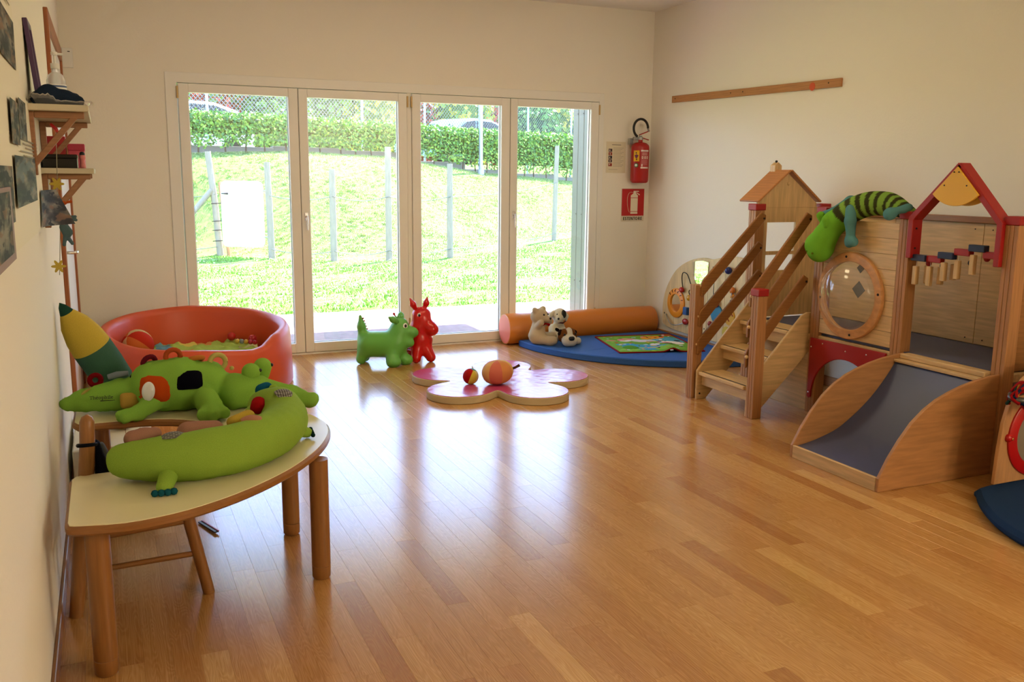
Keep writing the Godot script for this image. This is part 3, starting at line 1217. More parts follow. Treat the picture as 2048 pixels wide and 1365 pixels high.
func beyond():
	# chain link fence just behind the hedge
	var f := thing("chain_link_fence", "chain link fence with pale posts rising behind the hedge", "fence", Vector3(8, 2, hedge_z(8) - 1.0))
	var d := Vector3(1, 0, -0.47).normalized()
	var o := Vector3(-1.0, 0, hedge_z(-1.0) - 0.8)
	var len := 21.0
	var y0 := 2.3
	var y1 := 4.3
	var b := MB.new()
	var n := Vector3(0.47, 0, 1).normalized() * 0.009
	var step := 0.11
	for s in [1.0, -1.0]:
		var k := -(y1 - y0) if s > 0.0 else 0.0
		while k < len + (0.0 if s > 0.0 else y1 - y0):
			var a := Vector2(k, y0)
			var e := Vector2(k + s * (y1 - y0), y1)
			var p := o + d * a.x + Vector3(0, a.y, 0)
			var q := o + d * e.x + Vector3(0, e.y, 0)
			var w := (q - p).normalized().cross(n.normalized()) * 0.009
			b.qo(p + w, q + w, q + n, p + n, n + w)
			b.qo(p + n, q + n, q - w, p - w, n - w)
			b.qo(p - w, q - w, q + w, p + w, -n)
			k += step
	var net := part(f, "wire_netting", b, mat(Color(0.42, 0.45, 0.44), 0.6, 0.4))
	net.set_meta("kind", "stuff")
	for i in 9:
		var p := o + d * (1.6 + i * 2.3)
		var c := MB.new()
		c.tube([Vector3(p.x, 1.2, p.z), Vector3(p.x, y1 + 0.05, p.z)], 0.035, 8)
		part(f, "post", c, mat(Color(0.72, 0.80, 0.84), 0.4))
	# parked cars
	car(Vector3(1.9, 1.86, -18.7), -0.43, Color(0.93, 0.94, 0.95), "white parked car behind the left end of the hedge", 1.52, 1.0)
	car(Vector3(11.35, 1.90, -22.4), -0.43, Color(0.62, 0.74, 0.84), "pale blue parked car behind the hedge near the steel mast", 1.52, 1.0)
	# planted bank behind the cars
	var green := [lin(0.40, 0.58, 0.22), lin(0.52, 0.66, 0.28), lin(0.34, 0.50, 0.24)]
	var yel := [lin(0.90, 0.82, 0.25), lin(0.75, 0.78, 0.30), lin(0.55, 0.66, 0.26)]
	var redc := [lin(0.80, 0.25, 0.20), lin(0.45, 0.55, 0.25), lin(0.85, 0.40, 0.30)]
	var sets := [["round green shrub", green, "shrub"], ["yellow flowering shrub", yel, "shrub"], ["red leaved shrub", redc, "shrub"]]
	var where := ["behind the white parked car", "just right of the white parked car", "left of the second fence post", "in the middle gap of the parked cars", "left of the pale blue car", "behind the pale blue car", "above the pale blue car roof", "right of the pale blue car", "beside the steel mast", "behind the rightmost door leaf", "left of the stone wall", "above the stone wall"]
	for i in 12:
		var x := 1.5 + i * 2.15
		var z := -25.0 - 0.47 * (x - 2.0) + (0.8 if i % 2 == 0 else -0.6)
		var kind = sets[[0, 2, 0, 0, 1, 2, 1, 2, 0, 1, 0, 1][i]]
		var s := thing("shrub", kind[0] + " " + where[i], kind[2], Vector3(x, 1.2, z), "shrubs on the bank behind the car park")
		var hgt := 4.3 + 0.6 * sin(i * 2.3)
		var rad := 1.5
		var pl := func(_k: int):
			var v := Vector3(rng.randfn(), rng.randfn(), rng.randfn()).normalized()
			var rr := 0.78 + 0.22 * rng.randf()
			return [Vector3(x, 1.2 + hgt * 0.5, z) + Vector3(v.x * rad, v.y * hgt * 0.55, v.z * rad * 0.8) * rr, v, rng.randf_range(0.8, 1.6)]
		var fo := leaves(1700, pl, kind[1], 0.2, 0.075, M.leaf)
		fo.name = "foliage"
		s.add_child(fo)
		fo.position = -s.position
		var c := MB.new()
		c.ell(Vector3(x, 1.2 + hgt * 0.48, z), Vector3(rad * 0.8, hgt * 0.45, rad * 0.62), 10)
		part(s, "twig_core", c, mat(kind[1][2].linear_to_srgb() * 0.7, 0.95, 0.1))
	# stone wall at the right
	var sw := thing("stone_wall", "pale stone wall beyond the hedge at the right", "wall", Vector3(21, 1.2, -27))
	b = MB.new()
	b.box(Vector3(21.5, 2.2, -28.2), Vector3(4.6, 2.5, 0.5), 0.02, Basis(Vector3.UP, atan(0.47)))
	part(sw, "core", b, mat(Color(0.55, 0.54, 0.52), 0.9))
	var ba := Basis(Vector3.UP, atan(0.47))
	var stone_mats := [mat(Color(0.74, 0.74, 0.72), 0.9), mat(Color(0.66, 0.66, 0.65), 0.9), mat(Color(0.80, 0.79, 0.76), 0.9)]
	for r in 9:
		var u := -2.3
		while u < 2.2:
			var l := rng.randf_range(0.28, 0.5)
			b = MB.new()
			b.box(Vector3(21.5, 1.1 + r * 0.27, -28.2) + ba * Vector3(u + l * 0.5, 0, 0.26), Vector3(l - 0.03, 0.24, 0.12), 0.03, ba)
			part(sw, "stone", b, stone_mats[rng.randi() % 3])
			u += l


func car(at: Vector3, turn: float, c: Color, label: String, hgt: float, dirn: float):
	var t := thing("parked_car", label, "car", at, "cars parked behind the hedge")
	var xf := Transform3D(Basis(Vector3.UP, -turn) * Basis.from_scale(Vector3(1, 1, 1)), at)
	if dirn < 0.0:
		xf.basis = xf.basis * Basis(Vector3.UP, PI)
	var k := hgt / 1.5
	var prof := []
	for p in [[-2.1, 0.25], [-2.1, 0.75], [-1.95, 0.9], [-1.0, 0.98], [-0.35, 1.42], [0.1, 1.5], [0.9, 1.48], [1.6, 1.3], [2.0, 0.95], [2.1, 0.7], [2.1, 0.25]]:
		prof.append(Vector2(p[0], p[1] * k))
	var body := MB.new()
	body.prism(prof, 1.7, xf * Transform3D(Basis(), Vector3(0, 0, -0.85)), 0.08)
	part(t, "body", body, mat(c, 0.25))
	var gm := mat(Color(0.10, 0.13, 0.16), 0.08)
	for sd in [-0.855, 0.85]:
		for wdw in [[[-0.85, 1.02], [-0.32, 1.36], [0.1, 1.42], [0.1, 1.02]], [[0.16, 1.02], [0.16, 1.42], [0.9, 1.40], [1.45, 1.22], [1.6, 1.02]]]:
			var pl := []
			for p in wdw:
				pl.append(Vector2(p[0], p[1] * k))
			var w := MB.new()
			w.prism(pl, 0.01, xf * Transform3D(Basis(), Vector3(0, 0, sd)), 0.0)
			part(t, "side_window", w, gm)
		for wx in [-1.35, 1.35]:
			var w := MB.new()
			w.lathe([Vector2(0, -0.1), Vector2(0.28, -0.1), Vector2(0.3, -0.06), Vector2(0.3, 0.06), Vector2(0.28, 0.1), Vector2(0, 0.1)], 16, xf * Transform3D(Basis(Vector3.RIGHT, PI / 2), Vector3(wx, 0.3, sd * 0.9)))
			part(t, "wheel", w, M.black)


# ---------------------------------------------------------------- left wall
func shelf(called_label: String, z0: float, z1: float, y: float):
	var s := thing("wall_shelf", called_label, "shelf", Vector3(0, y, (z0 + z1) / 2), "wooden bracket shelves on the left wall")
	var b := MB.new()
	b.bb(Vector3(0.002, y - 0.022, z0), Vector3(0.197, y, z1), 0.002)
	part(s, "board", b, mat(Color(0.80, 0.76, 0.66), 0.5))
	for z in [z1 - 0.05, z0 + 0.09]:
		b = MB.new()
		b.bb(Vector3(0.001, y - 0.24, z - 0.012), Vector3(0.024, y - 0.023, z + 0.012), 0.002)
		b.bb(Vector3(0.024, y - 0.045, z - 0.0118), Vector3(0.182, y - 0.0225, z + 0.0118), 0.002)
		b.bar(Vector3(0.012, y - 0.205, z), Vector3(0.155, y - 0.035, z), 0.022, 0.02, Vector3(0, 0, 1), 0.002)
		part(s, "bracket", b, M.shelfwood_x)


func photo(seed_: int, warm: bool) -> Image:
	var im := Image.create(48, 64, false, Image.FORMAT_RGB8)
	var f := FastNoiseLite.new()
	f.seed = seed_
	f.frequency = 0.035
	for y in 64:
		for x in 48:
			var v := f.get_noise_2d(x, y)
			var w := f.get_noise_2d(x + 200, y)
			var c := Color(0.12, 0.12, 0.14).lerp(Color(0.52, 0.49, 0.44), clampf(0.5 + 1.3 * v, 0, 1))
			if w > 0.25:
				c = c.lerp(Color(0.50, 0.36, 0.27) if warm else Color(0.36, 0.42, 0.46), 0.7)
			if w < -0.28:
				c = c.lerp(Color(0.05, 0.05, 0.09), 0.8)
			im.set_pixel(x, y, c)
	return im


func left_wall_things():
	# door with wooden casing
	var d := thing("door_1", "white door in a wooden casing on the left wall", "door", Vector3(0, 0, 1.3), "", "structure")
	var b := MB.new()
	b.bb(Vector3(0.0, 0.0, 2.13), Vector3(0.022, 2.34, 2.22), 0.003)
	b.bb(Vector3(0.0, 0.0, 0.45), Vector3(0.022, 2.34, 0.53), 0.003)
	b.bb(Vector3(0.0, 2.25, 0.53), Vector3(0.022, 2.34, 2.13), 0.003)
	part(d, "casing", b, wood(Color(0.66, 0.38, 0.20), "y", 0.4))
	b = MB.new()
	b.bb(Vector3(0.0, 0.004, 0.532), Vector3(0.008, 2.248, 2.128), 0.002)
	part(d, "leaf", b, mat(Color(0.90, 0.90, 0.91), 0.4))
	b = MB.new()
	b.box(Vector3(0.012, 1.03, 1.98), Vector3(0.008, 0.16, 0.04), 0.002)
	b.tube([Vector3(0.012, 1.06, 1.98), Vector3(0.058, 1.06, 1.98), Vector3(0.066, 1.06, 1.96), Vector3(0.066, 1.058, 1.86)], [0.008, 0.009, 0.01, 0.009], 8)
	part(d, "lever_handle", b, M.chrome, "chrome lever handle")
	b = MB.new()
	b.box(Vector3(0.012, 0.91, 1.98), Vector3(0.008, 0.09, 0.035), 0.002)
	part(d, "key_plate", b, M.chrome)
	shelf("upper wooden bracket shelf holding the bagged blue bundle", 3.24, 4.11, 1.735)
	shelf("lower wooden bracket shelf holding the black and pink boxes", 2.72, 3.54, 1.522)
	# bundle in a clear bag
	var t := thing("bagged_bundle", "dark blue cloth bundle in a clear plastic bag on the upper shelf", "bundle", Vector3(0.1, 1.735, 3.97))
	part(t, "bundle", blob([[Vector3(0.035, 1.762, 3.99), Vector3(0.07, 1.775, 3.97), 0.026, 0.032], [Vector3(0.07, 1.775, 3.97), Vector3(0.125, 1.765, 3.97), 0.032, 0.028], [Vector3(0.125, 1.765, 3.97), Vector3(0.165, 1.757, 3.97), 0.027, 0.02], [Vector3(0.05, 1.764, 3.935), Vector3(0.15, 1.763, 3.935), 0.027, 0.026]], 0.007, 0.015, 0.006), cloth(Color(0.13, 0.18, 0.26)))
	var film := mat(Color(0.95, 0.95, 0.93, 0.07), 0.12, 0.5)
	film.transparency = BaseMaterial3D.TRANSPARENCY_ALPHA
	var fn := FastNoiseLite.new()
	fn.frequency = 14.0
	b = MB.new()
	b.sheet(func(u: float, w: float) -> Vector3:
		var x := lerpf(0.008, 0.215, u)
		var z := lerpf(3.895, 4.06, w)
		var rim := maxf(absf(u - 0.5), absf(w - 0.5)) * 2.0
		var lift := smoothstep(0.72, 0.95, rim) * (0.05 if u < 0.4 else 0.022) * (1.0 - 0.5 * smoothstep(0.95, 1.0, rim))
		return Vector3(x, 1.7365 + lift * (0.6 + 0.5 * absf(fn.get_noise_2d(x * 2.0, z))) + 0.006 * smoothstep(0.7, 1.0, rim) * absf(fn.get_noise_2d(x, z)), z), 26, 26)
	part(t, "plastic_bag", b, film, "clear crinkled plastic")
	# bottle
	t = thing("pump_bottle", "clear pump bottle with a printed band on the upper shelf", "bottle", Vector3(0.085, 1.735, 3.6))
	var xf := Transform3D(Basis(), Vector3(0.085, 1.736, 3.6))
	b = MB.new()
	b.lathe([Vector2(0, 0), Vector2(0.032, 0.0), Vector2(0.035, 0.01), Vector2(0.035, 0.12), Vector2(0.028, 0.14), Vector2(0.014, 0.152), Vector2(0.014, 0.165), Vector2(0, 0.165)], 18, xf)
	var clear := mat(Color(0.93, 0.94, 0.95, 0.45), 0.1)
	clear.transparency = BaseMaterial3D.TRANSPARENCY_ALPHA
	part(t, "body", b, clear)
	b = MB.new()
	b.lathe([Vector2(0.0356, 0.03), Vector2(0.036, 0.035), Vector2(0.036, 0.1), Vector2(0.0356, 0.105)], 18, xf)
	part(t, "paper_band", b, M.white)
	for y in [0.045, 0.062, 0.094]:
		b = MB.new()
		b.lathe([Vector2(0.0362, y), Vector2(0.0364, y + 0.002), Vector2(0.0364, y + 0.005), Vector2(0.0362, y + 0.007)], 18, xf)
		part(t, "blue_stripe", b, mat(Color(0.30, 0.38, 0.55), 0.6))
	b = MB.new()
	b.lathe([Vector2(0, 0.165), Vector2(0.016, 0.165), Vector2(0.016, 0.185), Vector2(0.005, 0.187), Vector2(0.005, 0.215), Vector2(0.012, 0.217), Vector2(0.012, 0.228), Vector2(0, 0.229)], 12, xf)
	b.tube([xf * Vector3(0, 0.222, 0), xf * Vector3(0.03, 0.22, 0.0)], 0.005, 6)
	part(t, "pump", b, M.white)
	# purple framed picture leaning on the wall
	t = thing("purple_picture", "purple framed picture leaning on the left wall above the shelf", "picture", Vector3(0.02, 1.735, 3.8))
	var ln := Basis(Vector3(0, 0, 1), 0.09)
	b = MB.new()
	var o := Vector3(0.036, 1.737, 3.78)
	for e in [[Vector3(0, 0.155, 0.09), Vector3(0.016, 0.31, 0.02)], [Vector3(0, 0.155, -0.09), Vector3(0.016, 0.31, 0.02)], [Vector3(0, 0.01, 0), Vector3(0.0158, 0.02, 0.18)], [Vector3(0, 0.30, 0), Vector3(0.0158, 0.02, 0.18)]]:
		b.box(o + ln * e[0], e[1], 0.002, ln)
	part(t, "frame", b, mat(Color(0.30, 0.20, 0.34), 0.5))
	b = MB.new()
	b.box(o + ln * Vector3(-0.003, 0.155, 0), Vector3(0.004, 0.27, 0.17), 0.0, ln)
	part(t, "backing", b, M.paper)
	# lower shelf
	var box3 := func(called: String, label: String, a: Vector3, c: Vector3, m: Material, lid: Material):
		var q := thing(called, label, "box", Vector3((a.x + c.x) / 2, a.y, (a.z + c.z) / 2), "boxes on the lower shelf")
		var e := MB.new()
		e.bb(a, Vector3(c.x, lerpf(a.y, c.y, 0.72), c.z), 0.002)
		part(q, "box_body", e, m)
		e = MB.new()
		e.bb(Vector3(a.x - 0.002, lerpf(a.y, c.y, 0.722), a.z - 0.002), Vector3(c.x + 0.002, c.y, c.z + 0.002), 0.002)
		part(q, "lid", e, lid)
	var blackm := mat(Color(0.07, 0.06, 0.05), 0.25)
	box3.call("black_box", "flat glossy black box on the lower shelf", Vector3(0.006, 1.5225, 3.25), Vector3(0.135, 1.578, 3.45), blackm, blackm)
	box3.call("red_box", "red box standing behind the black box on the lower shelf", Vector3(0.006, 1.5225, 2.98), Vector3(0.085, 1.66, 3.15), mat(Color(0.62, 0.12, 0.14), 0.5), mat(Color(0.66, 0.13, 0.15), 0.5))
	box3.call("pink_box", "small pink box with a lid at the shelf edge", Vector3(0.095, 1.5225, 2.95), Vector3(0.16, 1.63, 3.12), mat(Color(0.78, 0.30, 0.38), 0.5), mat(Color(0.70, 0.20, 0.30), 0.5))
	t = thing("tiny_doll", "tiny pink figurine on the lower shelf beside the black box", "figurine", Vector3(0.155, 1.522, 3.42))
	part(t, "body", blob([[Vector3(0.155, 1.532, 3.42), Vector3(0.155, 1.55, 3.42), 0.012, 0.009], [Vector3(0.155, 1.566, 3.42), Vector3(0.155, 1.57, 3.42), 0.013, 0.012]], 0.003, 0.006), mat(Color(0.85, 0.50, 0.50), 0.6))
	part(t, "cap", ball(Vector3(0.155, 1.58, 3.42), 0.011, 10), M.black)
	# hanging string of felt shapes
	t = thing("felt_garland", "string of felt flowers, bird and rabbit hanging below the shelves", "garland", Vector3(0.06, 1.7, 3.6))
	b = MB.new()
	b.tube([Vector3(0.072, 1.67, 3.62), Vector3(0.062, 1.45, 3.62), Vector3(0.06, 1.28, 3.62), Vector3(0.045, 1.1, 3.62)], 0.0015, 5)
	part(t, "string", b, mat(Color(0.6, 0.58, 0.5), 0.8))
	b = MB.new()
	b.tube([Vector3(0.055, 1.69, 3.62), Vector3(0.072, 1.672, 3.625), Vector3(0.08, 1.655, 3.62)], [0.006, 0.008, 0.005], 6)
	part(t, "ribbon", b, M.red, "shiny red ribbon bow")
	var flower2 := func(c: Vector2, r: float) -> Array:
		var p := []
		for i in 36:
			var a := TAU * i / 36
			p.append(c + Vector2(cos(a), sin(a)) * r * (0.72 + 0.28 * cos(6 * a)))
		return p
	for y in [[0.06, 1.46], [0.044, 1.135]]:
		b = MB.new()
		b.prism(flower2.call(Vector2(y[0], y[1]), 0.028), 0.005, facing_z(3.618), 0.001)
		part(t, "felt_flower", b, cloth(Color(0.80, 0.70, 0.30)))
	b = MB.new()
	b.ell(Vector3(0.07, 1.385, 3.62), Vector3(0.022, 0.01, 0.006), 10)
	b.ell(Vector3(0.045, 1.39, 3.62), Vector3(0.012, 0.008, 0.006), 8)
	b.tube([Vector3(0.09, 1.388, 3.62), Vector3(0.11, 1.392, 3.62)], [0.005, 0.006], 5)
	part(t, "felt_bird", b, cloth(Color(0.78, 0.36, 0.16)))
	part(t, "felt_rabbit", blob([[Vector3(0.075, 1.29, 3.62), Vector3(0.085, 1.27, 3.62), 0.018, 0.02], [Vector3(0.07, 1.315, 3.62), Vector3(0.075, 1.312, 3.62), 0.014, 0.014], [Vector3(0.08, 1.322, 3.62), Vector3(0.12, 1.318, 3.62), 0.006, 0.006], [Vector3(0.08, 1.328, 3.62), Vector3(0.118, 1.332, 3.62), 0.006, 0.006], [Vector3(0.085, 1.25, 3.62), Vector3(0.1, 1.225, 3.62), 0.008, 0.007], [Vector3(0.075, 1.25, 3.62), Vector3(0.07, 1.22, 3.62), 0.008, 0.007]], 0.004, 0.006), cloth(Color(0.36, 0.46, 0.48)))
	# pinned paper with photographs
	var sheets := [[4.42, 5.45, 1.60, 2.12, "large white paper with photographs pinned highest on the left wall", [[4.52, 4.98, 1.80, 1.94, 0]]], [3.74, 5.5, 1.30, 1.74, "long white paper with photographs pinned below the upper sheet", [[4.34, 4.62, 1.60, 1.72, 1], [4.64, 4.9, 1.58, 1.70, 2], [4.08, 4.9, 1.41, 1.55, 3], [5.0, 5.4, 1.38, 1.52, 4]]]]
	for s in sheets:
		t = thing("pinned_paper", s[4], "poster", Vector3(0, s[2], (s[0] + s[1]) / 2))
		b = MB.new()
		var x0 := 0.003 if s[3] > 2.0 else 0.006
		b.sheet(func(u: float, w: float) -> Vector3: return Vector3(x0 + 0.004 * pow(1.0 - u, 2.0) * (1.0 + sin(w * 5.0)) + 0.002 * (1.0 + sin(u * 3.0)), lerpf(s[2], s[3], w), lerpf(s[0], s[1], u)), 14, 6)
		part(t, "paper", b, M.paper)
		for p in s[5]:
			b = MB.new()
			b.sheet(func(u: float, w: float) -> Vector3: return Vector3(x0 + 0.011, lerpf(p[3], p[2], w), lerpf(p[0], p[1], u) + 0.03 * (w - 0.5)), 1, 1)
			part(t, "photo_print", b, painted(photo(11 + p[4] * 7, p[4] % 2 == 0)), "dark photograph print")
		for k in 7:
			b = MB.new()
			var yy: float = s[2] + 0.30 - k * 0.012 if s[3] < 2.0 else s[3] - 0.06 - k * 0.014
			b.bb(Vector3(x0 + 0.009, yy, s[0] + 0.16), Vector3(x0 + 0.0105, yy + 0.004, s[0] + 0.9 - 0.1 * (k % 3)), 0.0)
			part(t, "text_line", b, mat(Color(0.62, 0.60, 0.55), 0.8))
	b = MB.new()
	b.sheet(func(u: float, w: float) -> Vector3: return Vector3(0.02 + 0.10 * u * u * (0.4 + 0.6 * w), lerpf(1.44, 1.31, w) - 0.0 * u, lerpf(3.95, 3.72, u) + 0.04 * w), 10, 4)
	single("curling_photo", b, painted(photo(88, true)), "photograph print curling away from the left wall below the paper", "photo")
	t = thing("framed_print", "dark print in a mauve mount at the left edge, below the papers", "picture", Vector3(0, 1.28, 5.3))
	b = MB.new()
	b.bb(Vector3(0.016, 1.295, 5.14), Vector3(0.022, 1.47, 5.6), 0.001)
	part(t, "mount", b, mat(Color(0.58, 0.48, 0.48), 0.7))
	b = MB.new()
	b.sheet(func(u: float, w: float) -> Vector3: return Vector3(0.0235, lerpf(1.46, 1.315, w), lerpf(5.2, 5.6, u)), 1, 1)
	part(t, "print", b, painted(photo(140, true)))
	# small white plate on the far wall near the corner
	b = MB.new()
	b.box(Vector3(0.046, 2.33, 0.008), Vector3(0.072, 0.14, 0.014), 0.003)
	t = thing("wall_thermostat", "small white control box on the far wall by the left corner", "thermostat", Vector3(0.046, 2.33, 0))
	part(t, "case", b, M.white)
	b = MB.new()
	b.box(Vector3(0.056, 2.375, 0.0155), Vector3(0.016, 0.006, 0.002), 0.0)
	part(t, "slot", b, M.bolt)


# ---------------------------------------------------------------- table, chair and soft toys on it
func croc_ring(t: Node3D, c: Vector3, r: float, th: float, turn: float, col: Color, lie := 0.0):
	var b := MB.new()
	var pts := []
	var ba := Basis(Vector3.UP, turn) * Basis(Vector3.RIGHT, lie)
	for i in 17:
		var a := TAU * i / 16.0
		pts.append(c + ba * Vector3(cos(a) * r, sin(a) * r, 0))
	b.tube(pts, th, 8, false)
	part(t, "back_loop", b, cloth(col), "stuffed cloth ring")


# flat patch of cloth on a round body: outline in local x, y, pushed on to an ellipsoid-like dome
func patch_on(c: Vector3, nrm: Vector3, up: Vector3, rx: float, ry: float, dome: float, th: float, shape := 0) -> MB:
	var n := nrm.normalized()
	var x := up.cross(n).normalized()
	var y := n.cross(x)
	var b := MB.new()
	b.sg(1)
	var rings := 4
	var seg := 28
	var pt := func(i: int, k: int) -> Vector3:
		var a := TAU * k / seg
		var f := float(i) / rings
		var p := Vector2(cos(a) * rx, sin(a) * ry)
		if shape == 1:
			var s := 1.0 / maxf(absf(cos(a)), absf(sin(a)))
			p *= minf(s, 1.22)
		p *= f
		return c + x * p.x + y * p.y + n * (th * sqrt(maxf(0.0, 1.0 - f * f * f)) - dome * (p.x * p.x + p.y * p.y))
	for i in rings:
		for k in seg:
			if i == 0:
				b.to(pt.call(0, 0), pt.call(1, k), pt.call(1, k + 1), n)
			else:
				b.qo(pt.call(i, k), pt.call(i + 1, k), pt.call(i + 1, k + 1), pt.call(i, k + 1), n)
	return b


func table_group():
	var t := thing("horseshoe_table", "cream horseshoe table with brown rim and round wooden legs", "table", Vector3(0.5, 0, 4.05))
	var zc := 4.055
	var outer := [Vector2(0.085, 4.90), Vector2(0.223, 4.927), Vector2(0.363, 4.900), Vector2(0.484, 4.842), Vector2(0.601, 4.760), Vector2(0.714, 4.655), Vector2(0.80, 4.555), Vector2(0.895, 4.415), Vector2(0.958, 4.285), Vector2(0.998, 4.16), Vector2(1.012, 4.055)]
	var pts := []
	pts.append_array(spline(outer, 3))
	var back := []
	for p in outer:
		back.push_front(Vector2(p.x, 2 * zc - p.y))
	var rest := spline(back, 3)
	rest.pop_front()
	pts.append_array(rest)
	pts.append_array([Vector2(0.055, 3.22), Vector2(0.05, 3.66), Vector2(0.065, 3.70), Vector2(0.09, 3.712), Vector2(0.30, 3.72)])
	pts.append_array(arc(Vector2(0.27, zc), 0.335, -PI / 2 + 0.15, PI / 2 - 0.15, 18))
	pts.append_array([Vector2(0.30, 4.39), Vector2(0.095, 4.398), Vector2(0.075, 4.408), Vector2(0.062, 4.44), Vector2(0.062, 4.86), Vector2(0.068, 4.89)])
	var b := MB.new()
	b.prism(pts, 0.03, flat(0.468), 0.008, true)
	part(t, "rim", b, M.brown_x, "rounded brown wooden rim")
	var poly := PackedVector2Array(pts)
	var ins := Geometry2D.offset_polygon(poly, -0.009, Geometry2D.JOIN_ROUND)
	b = MB.new()
	b.prism(Array(ins[0]), 0.004, flat(0.4965), 0.001)
	part(t, "tabletop", b, mat(Color(0.90, 0.86, 0.70), 0.28), "cream laminate top")
	for p in [Vector2(0.145, 4.845), Vector2(0.893, 4.42), Vector2(0.868, 3.945), Vector2(0.15, 3.27)]:
		b = MB.new()
		b.lathe([Vector2(0, 0.0), Vector2(0.028, 0.0), Vector2(0.034, 0.008), Vector2(0.035, 0.05), Vector2(0.033, 0.052), Vector2(0.035, 0.054), Vector2(0.035, 0.468), Vector2(0, 0.468)], 20, Transform3D(Basis(), Vector3(p.x, 0, p.y)))
		part(t, "leg", b, M.brown_y)
	# chair
	var c := thing("child_chair", "varnished wooden child's chair pushed into the table's cutout", "chair", Vector3(0.27, 0, 4.2))
	var zs := [4.39, 4.0]
	for i in 2:
		var z: float = zs[i]
		b = MB.new()
		var top := 0.69 if i == 0 else 0.45
		var rp := [Vector3(0.05, 0.0, z + 0.015), Vector3(0.095, 0.38, z), Vector3(0.11, 0.47, z), Vector3(0.123, 0.6, z)]
		var rr := [0.024, 0.026, 0.026, 0.025]
		if i == 0:
			rp.append_array([Vector3(0.127, 0.68, z), Vector3(0.128, 0.697, z), Vector3(0.128, 0.705, z)])
			rr.append_array([0.024, 0.017, 0.003])
		else:
			rp = [Vector3(0.05, 0.0, z), Vector3(0.095, 0.38, z), Vector3(0.105, 0.44, z), Vector3(0.105, 0.45, z)]
			rr = [0.021, 0.022, 0.02, 0.003]
		b.tube(rp, rr, 14)
		part(c, "rear_leg", b, M.brown_y)
		b = MB.new()
		var fp := [Vector3(0.488, 0.0, z), Vector3(0.428, 0.31, z), Vector3(0.41, 0.42, z)]
		var fr := [0.021, 0.022, 0.021]
		if i == 1:
			fp.append_array([Vector3(0.405, 0.445, z), Vector3(0.404, 0.455, z)])
			fr.append_array([0.018, 0.004])
		b.tube(fp, fr, 14)
		part(c, "front_leg", b, M.brown_y)
		for y in [[0.148, 0.158], [0.262, 0.285]]:
			b = MB.new()
			b.tube([Vector3(0.07, y[0], z), Vector3(0.455 - y[0] * 0.12, y[1], z)], 0.011, 8)
			part(c, "stretcher", b, M.brown_x)
		b = MB.new()
		b.tube([Vector3(0.11, 0.425, z), Vector3(0.41, 0.432, z)], 0.014, 10)
		part(c, "armrest", b, M.brown_x)
	b = MB.new()
	b.bb(Vector3(0.10, 0.285, 4.02), Vector3(0.43, 0.30, 4.37), 0.004)
	part(c, "seat", b, M.brown_x)
	b = MB.new()
	b.bar(Vector3(0.106, 0.41, 4.0), Vector3(0.106, 0.41, 4.39), 0.012, 0.05, Vector3(1, 0, 0))
	part(c, "back_rail", b, M.brown_z)
	# dark seat harness strapped to the chair post
	t = thing("chair_harness", "navy and grey harness pad strapped to the chair post", "harness", Vector3(0.15, 0.5, 4.36))
	b = MB.new()
	var lp := []
	for i in 13:
		var a := TAU * i / 12.0
		lp.append(Vector3(0.122 + cos(a) * 0.028, 0.60 + sin(a) * 0.006, 4.39 + sin(a) * 0.028))
	b.tube(lp, 0.007, 6, false)
	part(t, "strap", b, cloth(Color(0.05, 0.06, 0.10), 0.5))
	part(t, "navy_pad", blob([[Vector3(0.150, 0.60, 4.375), Vector3(0.165, 0.50, 4.37), 0.012, 0.022], [Vector3(0.165, 0.50, 4.37), Vector3(0.175, 0.40, 4.36), 0.022, 0.026]], 0.006, 0.02), cloth(Color(0.06, 0.07, 0.13), 0.6))
	part(t, "grey_pad", blob([[Vector3(0.165, 0.58, 4.33), Vector3(0.19, 0.49, 4.32), 0.010, 0.020], [Vector3(0.19, 0.49, 4.32), Vector3(0.20, 0.40, 4.31), 0.020, 0.024]], 0.006, 0.02), cloth(Color(0.45, 0.48, 0.52), 0.6))
	far_crocodile()
	near_crocodile()
	# pencil cushion
	t = thing("pencil_cushion", "big green and yellow pencil cushion leaning on the left wall", "cushion", Vector3(0.29, 0.5, 3.28))
	var base := Vector3(0.265, 0.50, 3.24)
	var tip := Vector3(0.022, 0.952, 3.33)
	var up := (tip - base).normalized()
	var xf := Transform3D(rot_to(Vector3.UP, up), base)
	var len := (tip - base).length()
	var pr := [Vector2(0, 0.06), Vector2(0.065, 0.065), Vector2(0.08, 0.09), Vector2(0.085, 0.18), Vector2(0.085, 0.28)]
	b = MB.new()
	b.lathe(pr, 28, xf)
	part(t, "barrel", b, cloth(Color(0.27, 0.42, 0.36), 0.8, 10, 0.8))
	b = MB.new()
	b.lathe([Vector2(0.085, 0.28), Vector2(0.080, 0.34), Vector2(0.062, 0.41), Vector2(0.038, 0.455), Vector2(0.030, 0.468)], 28, xf)
	part(t, "cone", b, cloth(Color(0.84, 0.73, 0.30), 0.8, 10, 0.8))
	b = MB.new()
	b.lathe([Vector2(0.030, 0.468), Vector2(0.016, len - 0.02), Vector2(0.0, len)], 16, xf)
	part(t, "tip", b, cloth(Color(0.14, 0.30, 0.25), 0.8, 10, 0.8))
	# things seen through the cutout
	t = thing("white_toy_cupboard", "low white toy cupboard with grooved panels under the table", "toy cupboard", Vector3(0.22, 0, 2.95))
	b = MB.new()
	b.bb(Vector3(0.02, 0.0, 2.45), Vector3(0.372, 0.25, 3.2), 0.006)
	part(t, "body", b, mat(Color(0.90, 0.88, 0.80), 0.5))
	for x in [0.135, 0.25]:
		b = MB.new()
		b.bb(Vector3(x, 0.2502, 2.46), Vector3(x + 0.003, 0.2508, 3.19), 0.0)
		part(t, "groove", b, M.brown_z)
	b = MB.new()
